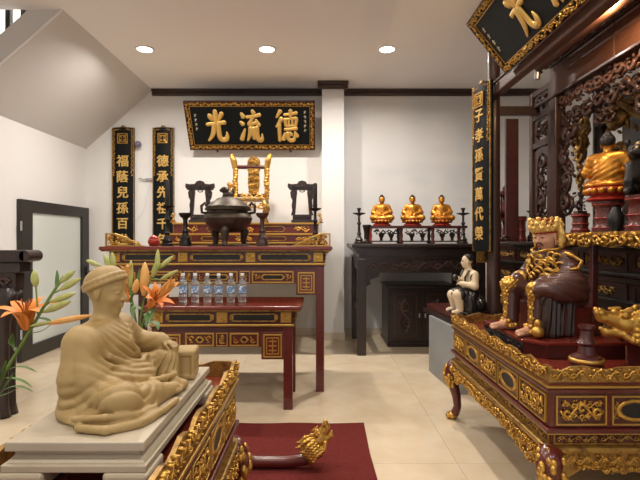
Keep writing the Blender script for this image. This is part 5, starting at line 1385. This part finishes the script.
# canopy boards and the pole under them
for k in range(4):
    x0 = 1.62 + k * 0.083; z0 = 2.79 + k * 0.018
    part(MB().box(x0, x0 + 0.080, 1.3, 4.2, z0, z0 + 0.018), 'canopy_board', 'brown_wood_light', 0.003)
part(MB().tube([(1.76, 1.4, 2.70), (1.76, 3.86, 2.70)], 0.045, 16), 'canopy_pole', 'brown_wood_light', 0, True, 40)
part(MB().lathe([(0.022, 2.60), (0.022, 2.70), (0.028, 2.71), (0.028, 2.79)], (1.76, 3.89, 0), 14), 'pole_bracket', 'steel', 0, True, 40)

# black name sign with a large gold character, leaning out over the beam
SGN = tilt_M((1.475, 2.92, 2.605), (0, -1, 0), (-0.36, 0, 0.45))
sg = sign_board('name_sign', 'large black sign with a gold character leaning over the shrine beam', SGN, 1.66, 0.51, [('光', -0.22), ('流', 0.20), ('德', 0.58)])
cM = tilt_M((1.432, 4.22, 1.20), (0.075, -0.285, 0), (0, 0, 1))
scroll_board('scroll_board', 'vertical black scroll board with gold characters on the shrine column', cM, 0.27, 1.47, '子孝孫賢萬代榮', 0.125, 2.39 - 1.20, 0.172)

# warm lamp under the canopy
lp = thing('shrine_lamp', 'small warm lamp under the shrine canopy at the top right', 'lamp', (1.68, 2.85, 2.788))
MB().lathe([(0.03, -0.07), (0.035, 0.0), (0.001, 0.0)], n=18).build('housing', 'dark_bronze', lp, smooth=True, angle=40)
MB().lathe([(0.001, -0.078), (0.026, -0.078), (0.028, -0.070), (0.001, -0.070)], n=18).build('lens', 'warm_lens', lp)
ld = bpy.data.lights.new('shrine_light', 'POINT'); ld.energy = SHRINE_LAMP_W; ld.color = (1.0, 0.66, 0.33); ld.shadow_soft_size = 0.03
lo = bpy.data.objects.new('shrine_light', ld); COL.objects.link(lo); lo.location = (1.68, 2.85, 2.67)

# shrine altar: cabinet with ledges, gilt panels and an upper shelf
SAL = Vector((2.05, 3.4, 0.0))
sa = thing('shrine_altar', 'long dark tiered altar with gilt panels behind the crowned statue', 'altar', SAL)
def spart(mb, name, m, bevel=0.0, smooth=False, angle=None):
    o = mb.build(name, m, sa, bevel, smooth, angle); o.location = -SAL; return o
X0 = 1.80
spart(MB().box(X0, 2.34, 1.7, 4.9, 0.0, 1.25), 'body', 'dark_wood', 0.004)
spart(MB().box(X0 - 0.05, 2.345, 3.42, 4.95, 1.25, 1.282), 'top_board', 'dark_wood', 0.006)
for z in (1.085, 0.925): spart(MB().box(X0 - 0.055, X0, 1.7, 4.9, z, z + 0.025), 'ledge', 'black_lacquer', 0.006)
spart(MB().box(X0 - 0.03, X0, 1.7, 4.9, 1.045, 1.085), 'ledge_moulding', 'dark_wood', 0.008)
for row, (z, h_) in enumerate(((1.172, 0.075), (0.985, 0.07), (0.75, 0.20))):
    for k in range(6):
        y = 1.98 + k * 0.53
        M = face_M('-x', (X0, y, z)); q = MB(); q.M = M; q.frame(0.47, h_ + 0.03, 0.010, 0, 0.008); fr = spart(q, 'panel_frame', 'dark_red')
        q = MB(); q.M = M; q.carve(0.40 if row != 1 else 0.24, h_ * 0.85, 0.016, row + k, 0, 0, 0, 1, 1.25); o = q.build('panel_carving', 'gold_old', fr, 0, True)
USX, UY0, UY1 = 1.62, 1.75, 3.32
spart(MB().box(USX, 2.35, UY0, UY1, 1.285, 1.345), 'upper_shelf', 'dark_red', 0.006)
q = MB(); q.M = face_M('-x', (USX, (UY0 + UY1) / 2, 1.305)); N = 36; L = UY1 - UY0
q.prism([(-L / 2 + L * k / N, -0.030 - 0.018 * abs(math.sin(PI * k / 6))) for k in range(N + 1)] + [(L / 2, 0.042), (-L / 2, 0.042)], 0, 0.012); spart(q, 'shelf_apron', 'gold_old')
q = MB(); q.M = face_M('-x', (USX - 0.01, (UY0 + UY1) / 2, 1.305)); q.carve(L, 0.085, 0.026, 4, 0, -0.002, 0, 1.0, 1.4); spart(q, 'shelf_carving', 'gold', 0, True)
q = MB(); q.M = face_M('+y', ((USX + 1.9) / 2, UY1, 1.305)); q.box(-0.14, 0.14, -0.035, 0.042, 0, 0.012); q.carve(0.28, 0.085, 0.026, 4, 0, 0, 0.01, 1.0, 1.4); spart(q, 'shelf_end_carving', 'gold', 0, True, 40)
for y in (2.90, 2.08): spart(MB().box(1.635, 1.672, y - 0.02, y + 0.02, 0.7015, 1.285), 'post', 'dark_red', 0.004)

# turned red pedestals on the upper shelf
def pedestal(label, x, y, z, r, h):
    p = thing('turned_pedestal', label, 'pedestal', (x, y, z), 0, 'turned red pedestals in the shrine')
    MB().lathe([(0.001, 0), (r, 0), (r, 0.12 * h), (r * 0.90, 0.18 * h), (r * 0.80, 0.30 * h), (r * 0.86, 0.42 * h), (r * 0.86, 0.50 * h), (r * 0.80, 0.58 * h), (r * 0.82, 0.78 * h), (r * 0.96, 0.86 * h), (r, 0.92 * h), (r * 0.98, h), (0.001, h)], n=30).build('body', 'lacquer_red', p, smooth=True, angle=35)
    for t in (0.15, 0.46, 0.89): MB().lathe([(r * 0.86, t * h - 0.004), (r * 0.93 if t == 0.46 else r * 1.01, t * h - 0.003), (r * 0.93 if t == 0.46 else r * 1.01, t * h + 0.003), (r * 0.86, t * h + 0.004)], n=30, loop=True).build('bead', 'red_paint', p, smooth=True)
    return p
SZ = 1.3465
pedestal('small turned red pedestal at the far end of the shrine shelf', 1.735, 3.20, SZ, 0.058, 0.13)
pedestal('turned red pedestal under the golden seated figure in the shrine', 1.775, 2.96, SZ, 0.088, 0.19)
pedestal('turned red pedestal under the dark lion at the right picture edge', 1.775, 2.64, SZ, 0.085, 0.20)
pedestal('turned red pot on the far end of the shrine altar', 1.90, 4.56, 1.2835, 0.062, 0.24)
buddha('large golden seated figure with its back turned in the shrine', (1.775, 2.96, SZ + 0.1915), 0.75, 1.12)
# dark lion
li = thing('lion_statue', 'dark carved lion statue at the right picture edge in the shrine', 'statue', (1.775, 2.64, SZ + 0.2015), -2.4)
q = SDF((-0.12, -0.10, -0.004), (0.14, 0.10, 0.33), 0.0045)
q.ell((-0.02, 0, 0.10), (0.075, 0.06, 0.085), 0.02).cap((0.02, 0, 0.12), (0.04, 0, 0.20), 0.055, 0.05, 0.02)
q.ell((0.05, 0, 0.235), (0.062, 0.06, 0.058), 0.01).ell((0.10, 0, 0.225), (0.032, 0.036, 0.028), 0.01)
for y in (-1, 1):
    q.chain([(0.04, 0.045 * y, 0.15), (0.065, 0.05 * y, 0.07), (0.065, 0.05 * y, 0.02)], [0.028, 0.024, 0.024], 0.012); q.cap((0.065, 0.05 * y, 0.016), (0.09, 0.05 * y, 0.014), 0.022, 0.018, 0.006)
    q.ell((-0.04, 0.05 * y, 0.05), (0.06, 0.035, 0.05), 0.012); q.ell((0.06, 0.055 * y, 0.285), (0.016, 0.014, 0.022), 0.006); q.ell((0.095, 0.026 * y, 0.25), (0.012, 0.012, 0.012), 0.003)
rnd = random.Random(4)
for k in range(34):
    a = rnd.uniform(0, 2 * PI); z = rnd.uniform(0.13, 0.30); q.ell((0.015 + 0.055 * math.cos(a) * (1 if math.cos(a) < 0.2 else 0.5), 0.066 * math.sin(a), z), (0.018, 0.018, 0.018), 0.003)
q.chain([(-0.08, 0, 0.07), (-0.105, 0, 0.13), (-0.09, 0, 0.19)], [0.02, 0.026, 0.012], 0.01); q.floor(0); q.mesh('body', 'dark_bronze', li)
# carved ornament on the small pedestal, black vase, lantern, candlestick
co = thing('carved_ornament', 'dark carved cloud ornament on the small turned pedestal', 'ornament', (1.735, 3.20, SZ + 0.1315))
m = MB(); m.box(-0.03, 0.03, -0.03, 0.03, 0, 0.015); m.M = face_M('-y', (0, 0, 0.09)); m.carve(0.085, 0.15, 0.03, 3, 0, 0, -0.015, 1.2, 1.7); m.M = None; m.tube([(0, 0, 0), (0.005, 0, 0.08), (-0.005, 0, 0.15)], [0.014, 0.012, 0.006], 8)
m.build('body', 'dark_wood', co, smooth=True, angle=40)
bv = thing('black_vase', 'small glossy black vase between two turned red pedestals', 'vase', (1.72, 2.79, SZ))
MB().lathe([(0.001, 0), (0.03, 0), (0.028, 0.01), (0.042, 0.05), (0.044, 0.09), (0.026, 0.13), (0.02, 0.145), (0.026, 0.155), (0.02, 0.155), (0.001, 0.14)], n=22).build('body', 'black_lacquer', bv, smooth=True, angle=50)
ln_ = thing('lantern_tower', 'dark red two-tiered wooden lantern behind the shrine column', 'lantern', (1.85, 4.80, 1.2835))
zz = 0
for k, (w_, h_) in enumerate(((0.075, 0.24), (0.062, 0.24))):
    MB().box(-w_ - 0.015, w_ + 0.015, -w_ - 0.015, w_ + 0.015, zz, zz + 0.03).build('tier_base', 'dark_red', ln_, 0.006)
    for sx in (-1, 1):
        for sy in (-1, 1): MB().lathe([(0.012, 0.03), (0.014, 0.05), (0.008, 0.09), (0.012, 0.13), (0.008, 0.18), (0.012, h_ - 0.03)], (sx * (w_ - 0.005), sy * (w_ - 0.005), zz), 8).build('tier_post', 'lacquer_red', ln_, smooth=True)
    MB().lathe([(0.001, 0.03), (0.03, 0.03), (0.026, 0.06), (0.032, 0.10), (0.02, 0.15), (0.026, h_ - 0.03), (0.001, h_ - 0.03)], (0, 0, zz), 14).build('tier_core', 'lacquer_red', ln_, smooth=True)
    m = MB(); taper(m, w_ + 0.035, w_ + 0.035, zz + h_ - 0.03, zz + h_ + 0.012, w_ - 0.01, w_ - 0.01); m.build('tier_roof', 'dark_red', ln_)
    zz += h_ + 0.012
MB().lathe([(0.02, zz), (0.028, zz + 0.03), (0.006, zz + 0.06), (0.001, zz + 0.08)], n=12).build('finial', 'dark_red', ln_, smooth=True)
candlestick('dark candlestick behind the pierced shrine panel', 2.12, 4.80, 1.2835, 0.36, 'dark_wood', False, 0.05)

# ================================================================== dark tall table at the left picture edge
lt_ = thing('altar_table', 'narrow tall dark wooden table with a rounded top edge at the left picture edge', 'table', (-2.09, 3.47, 0))
m = MB(); m.box(-1.04, -0.05, 0, 0.17, 1.14, 1.225); m.tube([(-0.05, 0.0, 1.1825), (-0.05, 0.17, 1.1825)], 0.0425, 16); m.build('tabletop', 'dark_wood', lt_, 0.004)
MB().box(-1.02, -0.09, 0.015, 0.155, 1.06, 1.14).build('neck', 'dark_wood', lt_, 0.01)
MB().box(-1.0, -0.13, 0.03, 0.14, 0.93, 1.06).build('apron', 'dark_wood', lt_, 0.004)
m = MB(); m.M = face_M('-y', (-0.56, 0.03, 0.995)); m.carve(0.80, 0.11, 0.018, 3, 0, 0, 0, 1, 1.2); m.build('apron_carving', 'brown_wood', lt_, smooth=True)
for x in (-0.96, -0.225):
    for y in (0.045, 0.125):
        MB().tube([(x + 0.03, y, 0.95), (x + 0.035, y, 0.85), (x, y, 0.70), (x - 0.005, y, 0.3), (x, y, 0.08), (x + 0.01, y, 0.0)], [0.06, 0.058, 0.045, 0.036, 0.036, 0.042], 10).build('leg', 'dark_wood', lt_, smooth=True)

# ================================================================== lilies
def strip(pts, widths, ups, fold=0.25):
    m = MB(); vs, fs = [], []
    n = len(pts)
    for i in range(n):
        p = Vector(pts[i]); t = (Vector(pts[min(i + 1, n - 1)]) - Vector(pts[max(i - 1, 0)])).normalized()
        u = Vector(ups[i] if isinstance(ups, list) else ups); s_ = t.cross(u).normalized(); nn = s_.cross(t)
        w_ = widths[i]
        vs += [p - s_ * w_ + nn * w_ * fold, p, p + s_ * w_ + nn * w_ * fold]
    for i in range(n - 1):
        a = 3 * i; fs += [(a, a + 1, a + 4, a + 3), (a + 1, a + 2, a + 5, a + 4)]
    m._add(vs, fs); return m
def solid(o, t=0.0012):
    md = o.modifiers.new('solid', 'SOLIDIFY'); md.thickness = t
    for p in o.data.polygons: p.use_smooth = True
    sd = o.modifiers.new('sub', 'SUBSURF'); sd.levels = 1; sd.render_levels = 1
    return o
_petals = {}
def lily(parent, base, tip, size, opn, m='petal', n=6, spin=0.0):
    ax = (Vector(tip) - Vector(base)).normalized(); R = ax.to_track_quat('Z', 'Y').to_matrix().to_4x4()
    c = MB(); c.M = Matrix.Translation(base) @ R
    c.tube([(0, 0, 0), (0, 0, size * 0.12), (0, 0, size * 0.25)], [size * 0.05, size * 0.075, size * 0.05], 8)
    for k in range(6):
        a = k * PI / 3 + 0.3; c.tube([(0, 0, size * 0.2), (size * 0.06 * math.cos(a), size * 0.06 * math.sin(a), size * 0.5), (size * (0.06 + 0.10 * opn) * math.cos(a), size * (0.06 + 0.10 * opn) * math.sin(a), size * 0.68)], [size * 0.012, size * 0.01, size * 0.02], 5)
    fl_ = c.build('flower', 'stamen', parent)
    key = (size, opn, m)
    for k in range(n):
        if key not in _petals:
            pts, wd, ups = [], [], []
            for i in range(9):
                t = i / 8.0
                r_ = size * (0.05 + opn * (0.16 * t + 0.52 * t ** 2.6)); z_ = size * (0.95 * t - opn * 0.42 * t ** 3.2)
                pts.append((r_, 0, z_)); wd.append(size * 0.17 * (math.sin(PI * min(1, 0.12 + 0.88 * t)) ** 0.8) + 0.0006); ups.append((-1, 0, 0.3) if t < 0.6 else (-0.5, 0, 1))
            o = solid(strip(pts, wd, ups).build('petal', m, fl_)); _petals[key] = o.data
        else: o = solid(link(_petals[key], 'petal', fl_))
        o.matrix_local = Matrix.Translation(base) @ R @ Matrix.Rotation(k * 2 * PI / n + spin, 4, 'Z') @ Matrix.Diagonal((1, 1, 1.0 if k % 2 else 0.96, 1))
    return fl_
def bud(parent, base, tip, r, m='bud_green'):
    b, t = Vector(base), Vector(tip); d = t - b
    pts = [b + d * q for q in (0, 0.12, 0.35, 0.6, 0.8, 0.94, 1.0)]
    return MB().tube(pts, [r * 0.35, r * 0.65, r, r * 0.95, r * 0.7, r * 0.35, r * 0.08], 9).build('bud', m, parent, smooth=True)
def stem(parent, pts, r=0.005): 
    P = [Vector(p) for p in pts]; out = []
    for i in range(len(P) - 1):
        for q in range(5):
            t = q / 5.0; p0 = P[max(i - 1, 0)]; p1, p2 = P[i], P[i + 1]; p3 = P[min(i + 2, len(P) - 1)]
            out.append(0.5 * ((2 * p1) + (p2 - p0) * t + (2 * p0 - 5 * p1 + 4 * p2 - p3) * t * t + (3 * p1 - p0 - 3 * p2 + p3) * t ** 3))
    out.append(P[-1]); return MB().tube(out, [r * (1 - 0.4 * i / len(out)) for i in range(len(out))], 7).build('stem', 'stem_green', parent, smooth=True)
def leaf(parent, base, mid, tip, w_, m='leaf_green'):
    b, c, t = Vector(base), Vector(mid), Vector(tip); pts, wd = [], []
    for i in range(7):
        q = i / 6; pts.append((1 - q) ** 2 * b + 2 * q * (1 - q) * c + q * q * t); wd.append(w_ * math.sin(PI * min(0.97, 0.1 + 0.88 * q)) ** 0.8 + 0.0005)
    return solid(strip(pts, wd, Vector((0.1, -0.3, 1))).build('leaf', m, parent))

# floor vase with lilies just outside the left picture edge
v1 = thing('floor_vase', 'tall patterned floor vase holding lilies at the left picture edge', 'vase', (-1.34, 1.76, 0.001))
MB().lathe([(0.001, 0), (0.08, 0), (0.075, 0.03), (0.11, 0.18), (0.13, 0.33), (0.11, 0.46), (0.06, 0.56), (0.05, 0.60), (0.07, 0.66), (0.06, 0.66), (0.042, 0.60), (0.05, 0.5), (0.001, 0.48)], n=32).build('body', 'vase_white', v1, smooth=True, angle=60)
D = 1.74
def A(px, py, d=D): return at(px, py, d)
ls = thing('lily_stalk', 'orange lily stalk with an open flower beside the stone statue, at left picture edge', 'flower', (-1.34, 1.76, 0.53))
LB = Vector((-1.34, 1.76, 0.53))
def loc_all(root, base):
    for ch in root.children: ch.location = ch.location - Vector(base)
stem(ls, [(-1.34, 1.76, 0.55), A(-16, 412, 1.75), A(4, 374), A(27, 336), A(42, 310), A(54, 291), A(64, 276)], 0.0075)
lily(ls, A(27, 330), A(22, 285, 1.71), 0.165, 0.95, 'petal', 6, 0.4)
bud(ls, A(60, 283), A(75, 270), 0.011); bud(ls, A(60, 290), A(81, 278), 0.0125); bud(ls, A(50, 302), A(76, 293, 1.70), 0.012); bud(ls, A(44, 312), A(71, 301, 1.69), 0.0135)
bud(ls, A(36, 287, 1.76), A(34, 270, 1.76), 0.014); bud(ls, A(46, 324, 1.70), A(93, 315, 1.62), 0.011, 'petal_pale'); bud(ls, A(30, 326, 1.71), A(54, 321, 1.68), 0.006, 'bud_green')
for a, b, r_ in ((A(54, 291), A(60, 283), .003), (A(52, 294), A(60, 290), .003), (A(44, 307), A(50, 302), .003), (A(40, 313), A(44, 312), .003), (A(38, 316), A(36, 287, 1.76), .003), (A(33, 327), A(46, 324, 1.70), .0035)):
    MB().tube([a, b], r_, 6).build('side_stem', 'stem_green', ls)
leaf(ls, A(18, 352), A(8, 348), A(13, 333, 1.70), 0.013); leaf(ls, A(56, 290), A(58, 280), A(57, 270), 0.007); leaf(ls, A(38, 318), A(50, 318), A(52, 325), 0.008)
leaf(ls, A(8, 370), A(20, 362), A(37, 372, 1.66), 0.006); leaf(ls, A(4, 378), A(20, 376), A(32, 387, 1.66), 0.006); leaf(ls, A(0, 392), A(18, 380), A(33, 392, 1.68), 0.006)
leaf(ls, A(-6, 402), A(4, 380), A(6, 360, 1.70), 0.016); leaf(ls, A(-8, 398), A(10, 395), A(22, 385, 1.66), 0.008); leaf(ls, A(-3, 400), A(6, 385), A(14, 372, 1.68), 0.010)
leaf(ls, A(30, 333), A(45, 333), A(53, 322), 0.005)
loc_all(ls, LB)

# second vase of lilies behind the stone statue
V2 = Vector((-0.735, 1.975, 0.7105))
v2 = thing('flower_vase', 'small patterned vase of lilies behind the stone statue', 'vase', V2)
MB().lathe([(0.001, 0), (0.035, 0), (0.034, 0.01), (0.052, 0.06), (0.055, 0.10), (0.035, 0.15), (0.026, 0.18), (0.036, 0.20), (0.031, 0.20), (0.021, 0.18), (0.030, 0.14), (0.045, 0.09), (0.030, 0.05), (0.001, 0.045)], n=24).build('body', 'vase_white', v2, smooth=True, angle=60)
VB = V2 + Vector((0, 0, 0.06))
D2 = 1.97
def B(px, py, d=D2): return at(px, py, d)
def stalk(label, pts):
    s_ = thing('lily_stalk', label, 'flower', VB, 0, 'lilies behind the stone statue')
    stem(s_, [VB + Vector((0.011 * (len(pts) - 3.5), 0.008 * (pts[-1].x > -0.7), 0)), V2 + Vector((0.008 * (len(pts) - 3.5), 0.009 * (pts[-1].x > -0.7) - 0.003, 0.185))] + pts, 0.005); return s_
a = stalk('orange lily stalk with open flower leaning towards the water bottles', [B(141, 330), B(146, 315), B(152, 303)])
lily(a, B(149, 308), B(166, 284, 1.93), 0.128, 0.8, 'petal', 6, 0.1)
lily(a, B(158, 296, 1.94), B(180, 276, 1.92), 0.115, 0.22, 'petal_pale', 6, 0.5)
leaf(a, B(147, 312), B(158, 300), B(150, 322, 1.92), 0.012); leaf(a, B(143, 325), B(160, 318), B(158, 330, 1.9), 0.014)
loc_all(a, VB)
a = stalk('tall lily stalk with pale green buds behind the statue, nearest the tables', [B(140, 325), B(144, 300), B(152, 277), B(160, 268)])
bud(a, B(157, 272), B(158, 249, 1.98), 0.011); bud(a, B(160, 268), B(173, 256), 0.010); bud(a, B(153, 277), B(157, 262, 1.95), 0.012); bud(a, B(144, 296), B(145, 262, 1.99), 0.020, 'petal_pale')
bud(a, B(160, 280), B(178, 270), 0.009)
MB().tube([B(152, 278), B(160, 280)], 0.003, 6).build('side_stem', 'stem_green', a)
leaf(a, B(150, 281), B(160, 262), B(170, 265), 0.010); leaf(a, B(142, 310), B(130, 300), B(133, 318, 1.93), 0.014); leaf(a, B(141, 318), B(150, 305), B(146, 328, 1.92), 0.014)
loc_all(a, VB)
a = stalk('lily stalk with half open orange blooms directly behind the statue head', [B(137, 325), B(132, 300), B(128, 282), B(122, 270)])
lily(a, B(128, 284), B(126, 262), 0.10, 0.35, 'petal_pale', 6, 0.2); lily(a, B(128, 302, 1.99), B(122, 290, 2.0), 0.10, 0.7, 'petal', 6, 0.9)
bud(a, B(130, 288), B(131, 260, 1.98), 0.012); bud(a, B(112, 272), B(104, 254), 0.013); bud(a, B(100, 266), B(86, 260), 0.010); bud(a, B(114, 270), B(112, 252), 0.012); bud(a, B(135, 293, 1.93), B(137, 279, 1.92), 0.014, 'petal_pale')
MB().tube([B(124, 276), B(112, 272), B(100, 266)], 0.003, 6).build('side_stem', 'stem_green', a)
leaf(a, B(135, 315), B(125, 300), B(138, 290, 1.93), 0.012); leaf(a, B(136, 320), B(130, 312), B(128, 328, 1.92), 0.012); leaf(a, B(131, 298), B(138, 285), B(140, 268), 0.010)
loc_all(a, VB)
